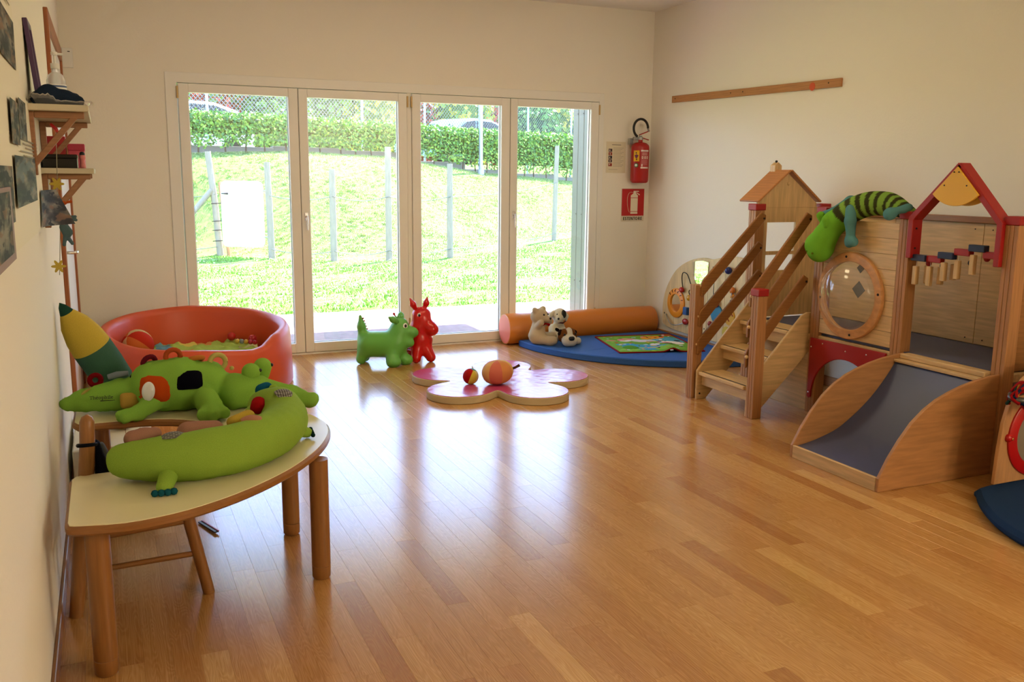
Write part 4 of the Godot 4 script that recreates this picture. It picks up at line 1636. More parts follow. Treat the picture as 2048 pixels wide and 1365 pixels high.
	b.bb(Vector3(0.136, 0.2509, 3.02), Vector3(0.143, 0.252, 3.09), 0.0)
	part(t, "red_mark", b, M.red)
	single("yellow_bowl", lathe_mesh([Vector2(0, 0.0), Vector2(0.035, 0.002), Vector2(0.065, 0.025), Vector2(0.075, 0.05), Vector2(0.07, 0.05), Vector2(0.06, 0.027), Vector2(0.03, 0.01), Vector2(0, 0.008)], 24, Vector3(0.235, 0.2515, 2.86)), mat(Color(0.85, 0.68, 0.22), 0.5), "yellow bowl on the white toy cupboard", "bowl")
	b = MB.new()
	b.bar(Vector3(0.522, 0.006, 3.67), Vector3(0.575, 0.01, 3.83), 0.02, 0.006, Vector3(1, 0, 0), 0.001)
	t = thing("marker_pen", "dark marker with a red stripe lying on the floor by the table", "pen", Vector3(0.55, 0, 3.75))
	part(t, "barrel", b, mat(Color(0.08, 0.12, 0.16), 0.4))
	b = MB.new()
	b.bar(Vector3(0.530, 0.0105, 3.67), Vector3(0.583, 0.0145, 3.83), 0.005, 0.003, Vector3(1, 0, 0), 0.0)
	part(t, "stripe", b, M.red)


func lathe_mesh(prof: Array, n: int, at: Vector3) -> MB:
	var b := MB.new()
	b.lathe(prof, n, Transform3D(Basis(), at))
	return b


func far_crocodile():
	var t := thing("crocodile_plush", "big green plush crocodile with cloth rings on its back, farther on the table", "plush toy", Vector3(0.5, 0.5, 3.6))
	var green := cloth(Color(0.56, 0.76, 0.30), 0.95, 12, 0.9)
	var y := 0.5
	part(t, "body", blob([
		[Vector3(0.03, y + 0.042, 3.52), Vector3(0.10, y + 0.060, 3.53), 0.028, 0.050],
		[Vector3(0.10, y + 0.060, 3.53), Vector3(0.28, y + 0.080, 3.565), 0.050, 0.072],
		[Vector3(0.375, y + 0.108, 3.59), Vector3(0.47, y + 0.114, 3.595), 0.106, 0.114],
		[Vector3(0.47, y + 0.114, 3.595), Vector3(0.575, y + 0.104, 3.60), 0.114, 0.100],
		[Vector3(0.575, y + 0.10, 3.60), Vector3(0.66, y + 0.078, 3.63), 0.088, 0.068],
		[Vector3(0.70, y + 0.075, 3.665), Vector3(0.79, y + 0.068, 3.67), 0.078, 0.070],
		[Vector3(0.72, y + 0.065, 3.60), Vector3(0.80, y + 0.066, 3.62), 0.066, 0.066],
		[Vector3(0.79, y + 0.066, 3.67), Vector3(0.90, y + 0.052, 3.72), 0.066, 0.050],
		[Vector3(0.90, y + 0.052, 3.72), Vector3(1.0, y + 0.036, 3.78), 0.050, 0.033],
		[Vector3(0.38, y + 0.07, 3.66), Vector3(0.30, y + 0.030, 3.725), 0.045, 0.028],
		[Vector3(0.30, y + 0.030, 3.725), Vector3(0.235, y + 0.026, 3.73), 0.032, 0.026],
		[Vector3(0.30, y + 0.028, 3.73), Vector3(0.25, y + 0.022, 3.765), 0.028, 0.022],
		[Vector3(0.56, y + 0.07, 3.68), Vector3(0.58, y + 0.045, 3.78), 0.05, 0.044],
		[Vector3(0.58, y + 0.04, 3.79), Vector3(0.54, y + 0.028, 3.855), 0.036, 0.027],
		[Vector3(0.58, y + 0.04, 3.79), Vector3(0.583, y + 0.030, 3.87), 0.036, 0.029],
		[Vector3(0.58, y + 0.04, 3.79), Vector3(0.625, y + 0.028, 3.855), 0.036, 0.027]], 0.009, 0.011, 0.014), green)
	for e in [Vector3(0.765, 0.655, 3.665), Vector3(0.825, 0.662, 3.60)]:
		var eb := blob([[e + Vector3(-0.006, -0.03, 0), e, 0.036, 0.040]], 0.007, 0.01)
		var ep := part(t, "eye_bulge", eb, green)
		part(ep, "pupil", ball(e + Vector3(0.038, 0.008, 0.012), 0.008, 8), M.black)
	croc_ring(t, Vector3(0.145, 0.642, 3.53), 0.022, 0.011, 0.1, Color(0.45, 0.04, 0.06))
	croc_ring(t, Vector3(0.358, 0.712, 3.58), 0.028, 0.011, 0.5, Color(0.38, 0.08, 0.13), 0.35)
	croc_ring(t, Vector3(0.455, 0.732, 3.58), 0.03, 0.011, 0.1, Color(0.72, 0.32, 0.16), 0.1)
	croc_ring(t, Vector3(0.545, 0.715, 3.59), 0.03, 0.011, 0.3, Color(0.78, 0.48, 0.20), 1.2)
	croc_ring(t, Vector3(0.635, 0.70, 3.61), 0.032, 0.011, -0.1, Color(0.80, 0.74, 0.42))
	var b := MB.new()
	b.tube([Vector3(0.195, 0.655, 3.55), Vector3(0.23, 0.664, 3.555), Vector3(0.275, 0.668, 3.56)], [0.012, 0.014, 0.011], 8)
	part(t, "grey_pad", b, cloth(Color(0.48, 0.52, 0.55)))
	part(t, "navy_tab", ball(Vector3(0.302, 0.652, 3.585), 0.024, 10), cloth(Color(0.05, 0.05, 0.12)))
	# pocket with a mirror, navy patch, belly flaps
	part(t, "orange_pocket", patch_on(Vector3(0.368, 0.622, 3.696), Vector3(-0.25, 0.22, 1), Vector3(0.1, 1, 0), 0.064, 0.053, 3.0, 0.012, 1), cloth(Color(0.78, 0.30, 0.08)))
	part(t, "mirror_disc", patch_on(Vector3(0.344, 0.617, 3.717), Vector3(-0.2, 0.18, 1), Vector3(0.1, 1, 0), 0.026, 0.040, 2.0, 0.009), mat(Color(0.86, 0.88, 0.88), 0.18))
	part(t, "navy_patch", patch_on(Vector3(0.505, 0.650, 3.704), Vector3(0, 0.38, 1), Vector3(0, 1, 0), 0.056, 0.04, 3.2, 0.01, 1), cloth(Color(0.03, 0.03, 0.08)))
	b = MB.new()
	b.prism([Vector2(0.235, 0.60), Vector2(0.275, 0.585), Vector2(0.31, 0.61), Vector2(0.315, 0.56), Vector2(0.31, 0.535), Vector2(0.235, 0.535), Vector2(0.228, 0.56)], 0.02, Transform3D(Basis(Vector3.UP, 0.1), Vector3(-0.36, 0.0, 3.652)), 0.006)
	part(t, "yellow_flap", patch_on(Vector3(0.272, 0.568, 3.650), Vector3(-0.1, 0.05, 1), Vector3.UP, 0.038, 0.034, 3.5, 0.016, 1), cloth(Color(0.76, 0.62, 0.28)))
	b = MB.new()
	b.tube([Vector3(0.07, 0.572, 3.56), Vector3(0.10, 0.60, 3.565), Vector3(0.125, 0.618, 3.57)], [0.008, 0.011, 0.007], 6, true, 0.6)
	part(t, "yellow_spine_strip", b, cloth(Color(0.72, 0.66, 0.34)))
	b = MB.new()
	part(t, "yellow_button", ball(Vector3(0.69, 0.672, 3.63), 0.01, 8), cloth(Color(0.80, 0.74, 0.42)))
	var tm := TextMesh.new()
	var sf := SystemFont.new()
	sf.font_names = PackedStringArray(["Droid Serif"])
	sf.font_italic = true
	tm.font = sf
	tm.text = "Théophile"
	tm.font_size = 24
	tm.pixel_size = 0.0008
	tm.depth = 0.002
	var tx := part(t, "stitched_name", tm, M.text, "dark stitched lettering")
	tx.transform = Transform3D(Basis(Vector3.UP, -0.16) * Basis(Vector3.RIGHT, -0.12), Vector3(0.165, 0.587, 3.628) - t.position)
	b = MB.new()
	b.tube([Vector3(0.16, 0.574, 3.632), Vector3(0.185, 0.574, 3.636), Vector3(0.215, 0.574, 3.64)], [0.002, 0.0015, 0.001], 5)
	part(t, "stitched_line", b, M.text)


func near_crocodile():
	var t := thing("crocodile_cushion", "smooth green crescent crocodile cushion with spots, lying nearest on the table", "cushion", Vector3(0.5, 0.5, 4.5))
	var green := cloth(Color(0.59, 0.73, 0.28), 0.95, 10, 0.5)
	var sp := [Vector3(0.235, 0.568, 4.515), Vector3(0.36, 0.577, 4.575), Vector3(0.50, 0.582, 4.585), Vector3(0.64, 0.582, 4.52), Vector3(0.745, 0.582, 4.40), Vector3(0.805, 0.582, 4.25), Vector3(0.80, 0.59, 4.12), Vector3(0.765, 0.588, 4.05)]
	var rr := [0.058, 0.074, 0.082, 0.082, 0.082, 0.084, 0.09, 0.07]
	var bones := []
	for i in sp.size() - 1:
		for k in 3:
			var f0 := k / 3.0
			var f1 := (k + 1) / 3.0
			var p0: Vector3 = sp[i].cubic_interpolate(sp[i + 1], sp[maxi(i - 1, 0)], sp[mini(i + 2, sp.size() - 1)], f0)
			var p1: Vector3 = sp[i].cubic_interpolate(sp[i + 1], sp[maxi(i - 1, 0)], sp[mini(i + 2, sp.size() - 1)], f1)
			bones.append([p0, p1, lerpf(rr[i], rr[i + 1], f0), lerpf(rr[i], rr[i + 1], f1)])
	bones.append([Vector3(0.72, 0.57, 4.14), Vector3(0.68, 0.565, 4.2), 0.06, 0.045])
	part(t, "body", blob(bones, 0.0105, 0.012, 0.004), green)
	var foot := MB.new()
	part(t, "foot", blob([[Vector3(0.36, 0.535, 4.645), Vector3(0.345, 0.522, 4.70), 0.03, 0.026]], 0.007, 0.01), green)
	for i in 4:
		part(t, "toe", ball(Vector3(0.315 + i * 0.019, 0.512, 4.728 - 0.003 * absf(i - 1.5)), 0.012, 8), cloth(Color(0.10, 0.36, 0.42)), "teal toe")
	part(t, "foot", blob([[Vector3(0.87, 0.53, 4.25), Vector3(0.89, 0.522, 4.24), 0.022, 0.02]], 0.006, 0.01), green)
	for i in 4:
		part(t, "toe", ball(Vector3(0.908, 0.515 + 0.004 * i, 4.262 - 0.016 * i), 0.009, 8), cloth(Color(0.06, 0.20, 0.18)), "dark teal toe")
	part(t, "red_eye", blob([[Vector3(0.716, 0.625, 4.19), Vector3(0.722, 0.635, 4.165), 0.03, 0.028]], 0.006, 0.01), cloth(Color(0.62, 0.05, 0.06)), "stuffed red eye")
	part(t, "green_eyelid", ball(Vector3(0.795, 0.665, 4.07), 0.02, 10), green)
	part(t, "blue_eye", blob([[Vector3(0.755, 0.655, 4.03), Vector3(0.775, 0.66, 4.025), 0.026, 0.026]], 0.006, 0.01), cloth(Color(0.08, 0.36, 0.48)), "stuffed blue eye")
	var gingham := Image.create(32, 32, false, Image.FORMAT_RGB8)
	for y in 32:
		for x in 32:
			var v := 0.9
			if (x / 2) % 2 == 0:
				v -= 0.38
			if (y / 2) % 2 == 0:
				v -= 0.38
			gingham.set_pixel(x, y, Color(v, v, v))
	var gm := mat(Color(0.80, 0.78, 0.74), 0.9)
	gm.albedo_texture = ImageTexture.create_from_image(gingham)
	gm.uv1_triplanar = true
	gm.uv1_scale = Vector3.ONE * 14.0
	var dots := mat(Color(0.62, 0.62, 0.58), 0.9)
	var dim := Image.create(32, 32, false, Image.FORMAT_RGB8)
	dim.fill(Color(0.62, 0.63, 0.62))
	for k in [Vector2(8, 8), Vector2(24, 24)]:
		ellipse(dim, k.x, k.y, 5, 5, Color(0.98, 0.98, 0.94))
	dots.albedo_texture = ImageTexture.create_from_image(dim)
	dots.uv1_triplanar = true
	dots.uv1_scale = Vector3.ONE * 60.0
	part(t, "spot", patch_on(Vector3(0.385, 0.663, 4.578), Vector3(-0.05, 1, 0.05), Vector3(0, 0, -1), 0.042, 0.035, 6.0, 0.002), dots, "grey dotted oval spot")
	part(t, "spot", patch_on(Vector3(0.812, 0.684, 4.20), Vector3(0.05, 1, 0.15), Vector3(0, 0, -1), 0.034, 0.05, 6.0, 0.004), gm, "black and white gingham spot")
	part(t, "spot", patch_on(Vector3(0.655, 0.672, 4.495), Vector3(0.05, 1, 0.05), Vector3(0, 0, -1), 0.042, 0.042, 6.0, 0.003), cloth(Color(0.74, 0.52, 0.40)), "pale pink spot")
	for p in [[Vector3(0.265, 0.632, 4.49), Vector3(0.335, 0.64, 4.475), 0.03, 0.022], [Vector3(0.44, 0.632, 4.475), Vector3(0.53, 0.632, 4.46), 0.038, 0.03]]:
		part(t, "pink_spine", blob([[p[0], p[1], p[2], p[3]], [(p[0] + p[1]) / 2 + Vector3(-0.01, 0.01, -0.035), (p[0] + p[1]) / 2, 0.012, 0.03]], 0.007, 0.015), cloth(Color(0.66, 0.48, 0.40)), "stuffed pink scale")
	part(t, "yellow_mouth", blob([[Vector3(0.60, 0.625, 4.37), Vector3(0.66, 0.63, 4.33), 0.022, 0.026]], 0.006, 0.01), cloth(Color(0.78, 0.66, 0.26)))


# ---------------------------------------------------------------- orange play pool
func play_pool():
	var c := Vector3(0.775, 0, 0.83)
	var t := thing("play_pool", "round orange foam play pool with a dipped front rim", "play pool", c)
	var rim := func(a: float) -> float:
		# a runs from +x towards +z
		var d := rad_to_deg(wrapf(a, -PI, PI))
		var tab := [Vector2(-180, 0.435), Vector2(-135, 0.475), Vector2(-90, 0.492), Vector2(-45, 0.475), Vector2(0, 0.435), Vector2(25, 0.415), Vector2(38, 0.395), Vector2(50, 0.335), Vector2(60, 0.325), Vector2(90, 0.355), Vector2(130, 0.37), Vector2(180, 0.435)]
		return lerp_table(tab, d)
	var b := MB.new()
	var prof := [[0.655, 0.0, 0], [0.668, 0.02, 0], [0.664, 0.5, 1], [0.655, 0.9, 1], [0.635, 0.985, 1], [0.61, 1.0, 1], [0.585, 0.97, 1], [0.572, 0.9, 1], [0.56, 0.19, 0], [0.0, 0.19, 0]]
	var n := 96
	var pt := func(i: int, k: int) -> Vector3:
		var a := TAU * k / n
		var h: float = rim.call(a)
		var p = prof[i]
		var y: float = p[1] * h if p[2] == 1 else p[1]
		return c + Vector3(cos(a) * p[0], y, sin(a) * p[0])
	for i in prof.size() - 1:
		b.sg(1 if i < 8 else 2)
		for k in n:
			var a := TAU * (k + 0.5) / n
			var o := Vector3(cos(a), 0.3, sin(a)) if i < 5 else Vector3(-cos(a), 0.6, -sin(a))
			if i == 8:
				b.to(pt.call(8, k), pt.call(8, k + 1), c + Vector3(0, 0.19, 0), Vector3.UP)
			else:
				b.qo(pt.call(i, k), pt.call(i, k + 1), pt.call(i + 1, k + 1), pt.call(i + 1, k), o)
	var om := mat(Color(0.81, 0.31, 0.14), 0.42)
	part(t, "foam_shell", b, om)
	# crumpled blanket
	var fn := FastNoiseLite.new()
	fn.seed = 4
	fn.frequency = 4.5
	var im := Image.create(256, 256, false, Image.FORMAT_RGB8)
	im.fill(Color(0.66, 0.76, 0.36))
	var cols := [Color(0.45, 0.66, 0.70), Color(0.88, 0.80, 0.40), Color(0.85, 0.84, 0.62), Color(0.50, 0.68, 0.28), Color(0.80, 0.55, 0.30), Color(0.40, 0.60, 0.72)]
	for i in 26:
		ellipse(im, rng.randf() * 256, rng.randf() * 256, rng.randf_range(14, 40), rng.randf_range(10, 26), cols[rng.randi() % 6], rng.randf() * 3.0)
	b = MB.new()
	b.sheet(func(u: float, w: float) -> Vector3:
		var x := lerpf(0.40, 1.22, u)
		var z := lerpf(0.34, 1.16, w)
		var d := Vector2(x - c.x, z - c.z)
		if d.length() > 0.54:
			d = d.normalized() * 0.54
		var hh := 0.5 + 0.5 * fn.get_noise_2d(x * 1.6, z * 1.6)
		return Vector3(c.x + d.x, 0.193 + 0.07 * hh * hh + 0.025 * absf(fn.get_noise_2d(x * 4.0, z * 4.0)), c.z + d.y), 44, 44)
	single("play_blanket", b, painted(im, 0.9), "crumpled green and blue play blanket inside the orange pool", "blanket")
	t = thing("striped_cushion_ball", "red, orange and cream cushion ball inside the orange pool", "ball", Vector3(0.37, 0.2, 0.62))
	var bc := Vector3(0.385, 0.28, 0.635)
	var tilt := rot_to(Vector3.UP, Vector3(-0.6, 0.6, 0.3))
	var segs := [Color(0.80, 0.22, 0.14), Color(0.86, 0.46, 0.22), Color(0.88, 0.78, 0.56), Color(0.80, 0.22, 0.14), Color(0.86, 0.46, 0.22), Color(0.88, 0.78, 0.56)]
	ball_gores(t, bc, Vector3(0.105, 0.105, 0.105), tilt, segs)
	# beads on the blanket
	t = thing("bead_string", "string of pink and yellow wooden beads on the play blanket", "beads", Vector3(1.14, 0.25, 0.66))
	var bcol := [Color(0.80, 0.70, 0.25), Color(0.50, 0.55, 0.60), Color(0.82, 0.66, 0.20), Color(0.72, 0.16, 0.30), Color(0.70, 0.12, 0.22)]
	for i in 5:
		part(t, "bead", ball(Vector3(1.075 + i * 0.03, 0.268 - 0.002 * i, 0.68 + 0.012 * i), 0.019, 10), mat(bcol[i], 0.4))
	single("pink_ball", ball(Vector3(1.20, 0.262, 0.58), 0.032), mat(Color(0.72, 0.15, 0.20), 0.4), "small pink ball at the right side of the pool", "ball")
	single("red_ball", ball(Vector3(1.06, 0.268, 0.45), 0.034), mat(Color(0.70, 0.10, 0.08), 0.4), "small red ball by the pool's back wall", "ball")


# a ball sewn of gores in the given colours, about the axis of ba.y
func ball_gores(t: Node3D, c: Vector3, r: Vector3, ba: Basis, cols: Array, sides := []):
	var n := cols.size()
	for g in n:
		var b := MB.new()
		b.sg(1)
		var rows := 12
		var seg := 5
		var f := func(i: int, k: int) -> Vector3:
			var a := clampf(PI * i / rows - PI / 2, -1.5707, 1.5707)
			var lo := TAU * (g + float(k) / seg) / n
			var puff := 1.0 + 0.035 * sin(PI * k / float(seg)) * cos(a)
			return c + ba * (Vector3(pow(cos(a), 0.75) * cos(lo) * puff, sin(a), pow(cos(a), 0.75) * sin(lo) * puff) * r)
		for i in rows:
			for k in seg:
				var o: Vector3 = f.call(i, k) + f.call(i + 1, k + 1) - c * 2.0
				if i == 0:
					b.to(f.call(0, 0), f.call(1, k), f.call(1, k + 1), o)
				elif i == rows - 1:
					b.to(f.call(i, k), f.call(i, k + 1), f.call(rows, 0), o)
				else:
					b.qo(f.call(i, k), f.call(i, k + 1), f.call(i + 1, k + 1), f.call(i + 1, k), o)
		part(t, "gore", b, cloth(cols[g], 0.8, 16, 0.5))


# ---------------------------------------------------------------- toys by the window
func eye(t: Node3D, c: Vector3, d: Vector3, r: float):
	var b := MB.new()
	var ba := rot_to(Vector3(0, 0, 1), d)
	b.ell(c, Vector3(r * 1.35, r * 1.5, r * 0.35), 14, ba)
	var w := part(t, "eye", b, mat(Color(0.93, 0.93, 0.90), 0.3))
	b = MB.new()
	b.ell(c + d.normalized() * r * 0.28, Vector3(r * 0.72, r * 0.85, r * 0.25), 12, ba)
	part(w, "pupil", b, M.black)


func window_toys():
	# green hopper
	var g := thing("green_hopper", "green inflatable dragon hopper standing by the glazed doors", "hopper toy", Vector3(2.2, 0, 0.66))
	var gm := mat(Color(0.40, 0.70, 0.30), 0.38)
	part(g, "body", blob([
		[Vector3(2.115, 0.165, 0.605), Vector3(2.29, 0.165, 0.68), 0.104, 0.108],
		[Vector3(2.30, 0.19, 0.685), Vector3(2.325, 0.26, 0.69), 0.088, 0.078],
		[Vector3(2.325, 0.26, 0.69), Vector3(2.338, 0.318, 0.69), 0.078, 0.068],
		[Vector3(2.36, 0.272, 0.72), Vector3(2.42, 0.266, 0.735), 0.044, 0.036],
		[Vector3(2.42, 0.266, 0.735), Vector3(2.438, 0.262, 0.74), 0.040, 0.037],
		[Vector3(2.35, 0.205, 0.725), Vector3(2.402, 0.182, 0.745), 0.046, 0.036],
		[Vector3(2.065, 0.10, 0.585), Vector3(2.045, 0.042, 0.575), 0.055, 0.042],
		[Vector3(2.10, 0.10, 0.51), Vector3(2.095, 0.042, 0.49), 0.055, 0.042],
		[Vector3(2.255, 0.09, 0.74), Vector3(2.245, 0.043, 0.775), 0.055, 0.043],
		[Vector3(2.245, 0.043, 0.775), Vector3(2.275, 0.041, 0.785), 0.043, 0.04],
		[Vector3(2.33, 0.09, 0.69), Vector3(2.365, 0.042, 0.71), 0.055, 0.042],
		[Vector3(2.365, 0.042, 0.71), Vector3(2.395, 0.04, 0.72), 0.042, 0.038],
		[Vector3(2.06, 0.22, 0.585), Vector3(2.052, 0.31, 0.575), 0.042, 0.03],
		[Vector3(2.052, 0.31, 0.575), Vector3(2.045, 0.39, 0.57), 0.03, 0.013]], 0.0095, 0.03), gm)
	for e in [[Vector3(2.30, 0.355, 0.73), Vector3(2.225, 0.40, 0.76)], [Vector3(2.36, 0.365, 0.65), Vector3(2.368, 0.415, 0.61)]]:
		part(g, "ear", blob([[e[0], (e[0] + e[1]) / 2, 0.02, 0.026], [(e[0] + e[1]) / 2, e[1], 0.025, 0.007]], 0.006, 0.01), gm)
	for i in 4:
		var b := MB.new()
		b.lathe([Vector2(0.018, 0), Vector2(0.0, 0.03)], 8, Transform3D(rot_to(Vector3.UP, Vector3(-0.15 + 0.12 * i, 1, 0)), Vector3(2.305 + 0.018 * i, 0.374 + 0.003 * i, 0.69)))
		part(g, "crest_spike", b, gm)
	for i in 6:
		var b := MB.new()
		b.lathe([Vector2(0.01, 0), Vector2(0.0, 0.018)], 6, Transform3D(rot_to(Vector3.UP, Vector3(1, 0.5, 0.2)), Vector3(2.062 + 0.0075 * i, 0.372 - 0.022 * i, 0.576)))
		part(g, "tail_spike", b, mat(Color(0.55, 0.30, 0.14), 0.4))
	var b2 := MB.new()
	b2.tube([Vector3(2.315, 0.375, 0.66), Vector3(2.305, 0.40, 0.655)], 0.006, 6)
	b2.ell(Vector3(2.30, 0.408, 0.652), Vector3(0.011, 0.011, 0.011), 10)
	part(g, "red_horn", b2, M.red)
	eye(g, Vector3(2.362, 0.322, 0.757), Vector3(0.25, 0.1, 0.95), 0.016)
	eye(g, Vector3(2.406, 0.325, 0.69), Vector3(1.0, 0.1, 0.25), 0.015)
	# red hopper
	var r := thing("red_hopper", "red inflatable donkey hopper beside the green one", "hopper toy", Vector3(2.53, 0, 0.62))
	var rm := mat(Color(0.80, 0.05, 0.035), 0.22)
	part(r, "body", blob([
		[Vector3(2.48, 0.17, 0.45), Vector3(2.53, 0.17, 0.60), 0.10, 0.104],
		[Vector3(2.53, 0.19, 0.61), Vector3(2.525, 0.28, 0.62), 0.096, 0.076],
		[Vector3(2.525, 0.28, 0.62), Vector3(2.53, 0.375, 0.62), 0.074, 0.064],
		[Vector3(2.53, 0.375, 0.62), Vector3(2.56, 0.388, 0.63), 0.062, 0.056],
		[Vector3(2.555, 0.34, 0.645), Vector3(2.60, 0.278, 0.69), 0.054, 0.048],
		[Vector3(2.60, 0.278, 0.69), Vector3(2.61, 0.268, 0.70), 0.049, 0.047],
		[Vector3(2.49, 0.10, 0.66), Vector3(2.472, 0.04, 0.69), 0.052, 0.041],
		[Vector3(2.57, 0.10, 0.66), Vector3(2.595, 0.04, 0.695), 0.052, 0.041],
		[Vector3(2.45, 0.10, 0.42), Vector3(2.43, 0.04, 0.40), 0.05, 0.04],
		[Vector3(2.50, 0.10, 0.40), Vector3(2.53, 0.04, 0.37), 0.05, 0.04]], 0.0095, 0.03), rm)
	for e in [[Vector3(2.505, 0.42, 0.60), Vector3(2.478, 0.47, 0.595), Vector3(2.455, 0.52, 0.59)], [Vector3(2.567, 0.425, 0.605), Vector3(2.59, 0.475, 0.60), Vector3(2.60, 0.525, 0.60)]]:
		part(r, "ear", blob([[e[0], e[1], 0.016, 0.026], [e[1], e[2], 0.026, 0.006]], 0.006, 0.01), rm)
	for i in 4:
		part(r, "mane_tuft", ball(Vector3(2.512 + 0.02 * i, 0.436, 0.64 - 0.008 * i), 0.016, 10), rm)
	b2 = MB.new()
	part(r, "nostril", ball(Vector3(2.652, 0.282, 0.712), 0.006, 6), M.black)
	eye(r, Vector3(2.505, 0.388, 0.679), Vector3(-0.35, 0.15, 1.0), 0.014)
	# flower mat
	var f := thing("flower_mat", "pink five-petalled flower play mat with cream edge", "play mat", Vector3(2.78, 0, 1.68))
	var out := []
	for i in 200:
		var a := TAU * i / 200
		var ph := a - 0.12
		var s := pow(absf(cos(2.5 * ph)), 0.5)
		var rr := 0.25 + 0.43 * s
		out.append(Vector2(2.785 + cos(a) * rr, 1.69 + sin(a) * rr))
	# soften the notches
	for pass_ in 5:
		var sm := []
		for i in out.size():
			sm.append((out[i - 1] + out[i] * 2.0 + out[(i + 1) % out.size()]) / 4.0)
		out = sm
	var b := MB.new()
	b.prism(out, 0.05, flat(0.001), 0.004, true)
	part(f, "foam_edge", b, cloth(Color(0.84, 0.76, 0.60), 0.8))
	b = MB.new()
	var inn := Geometry2D.offset_polygon(PackedVector2Array(out), -0.004)
	b.prism(Array(inn[0]), 0.004, flat(0.0505), 0.002)
	var pm := mat(Color(0.74, 0.26, 0.44), 0.24)
	pm.normal_enabled = true
	pm.normal_texture = noise_tex("vinyl", 0.01, 0, 1, 2, true, 5.0)
	pm.normal_scale = 0.35
	pm.uv1_triplanar = true
	pm.uv1_scale = Vector3.ONE * 1.5
	part(f, "pink_cover", b, pm, "glossy pink vinyl cover")
	# fabric fruit and ball on it
	var p := thing("fabric_pumpkin", "orange, pink and cream fabric pumpkin with a brown stalk on the flower mat", "cushion", Vector3(2.69, 0.055, 1.85))
	var ax := Basis(Vector3.UP, 0.25) * Basis(Vector3(0, 0, 1), 0.06)
	ball_gores(p, Vector3(2.70, 0.139, 1.85), Vector3(0.117, 0.084, 0.095), ax, [Color(0.91, 0.76, 0.48), Color(0.90, 0.60, 0.36), Color(0.88, 0.48, 0.40), Color(0.90, 0.70, 0.44), Color(0.88, 0.52, 0.40), Color(0.91, 0.74, 0.46), Color(0.90, 0.62, 0.38)])
	b = MB.new()
	b.tube([Vector3(2.80, 0.155, 1.855), Vector3(2.835, 0.165, 1.86), Vector3(2.865, 0.178, 1.86)], [0.011, 0.009, 0.011], 8)
	part(p, "stalk", b, cloth(Color(0.36, 0.22, 0.16)))
	p = thing("patchwork_ball", "small patchwork ball in red, blue, yellow and white on the flower mat", "ball", Vector3(2.545, 0.055, 1.80))
	ball_gores(p, Vector3(2.52, 0.110, 1.79), Vector3.ONE * 0.054, rot_to(Vector3.UP, Vector3(0.2, 1, 0.5)), [Color(0.86, 0.80, 0.62), Color(0.88, 0.78, 0.30), Color(0.70, 0.10, 0.10), Color(0.72, 0.12, 0.12), Color(0.30, 0.58, 0.70), Color(0.35, 0.55, 0.30)])


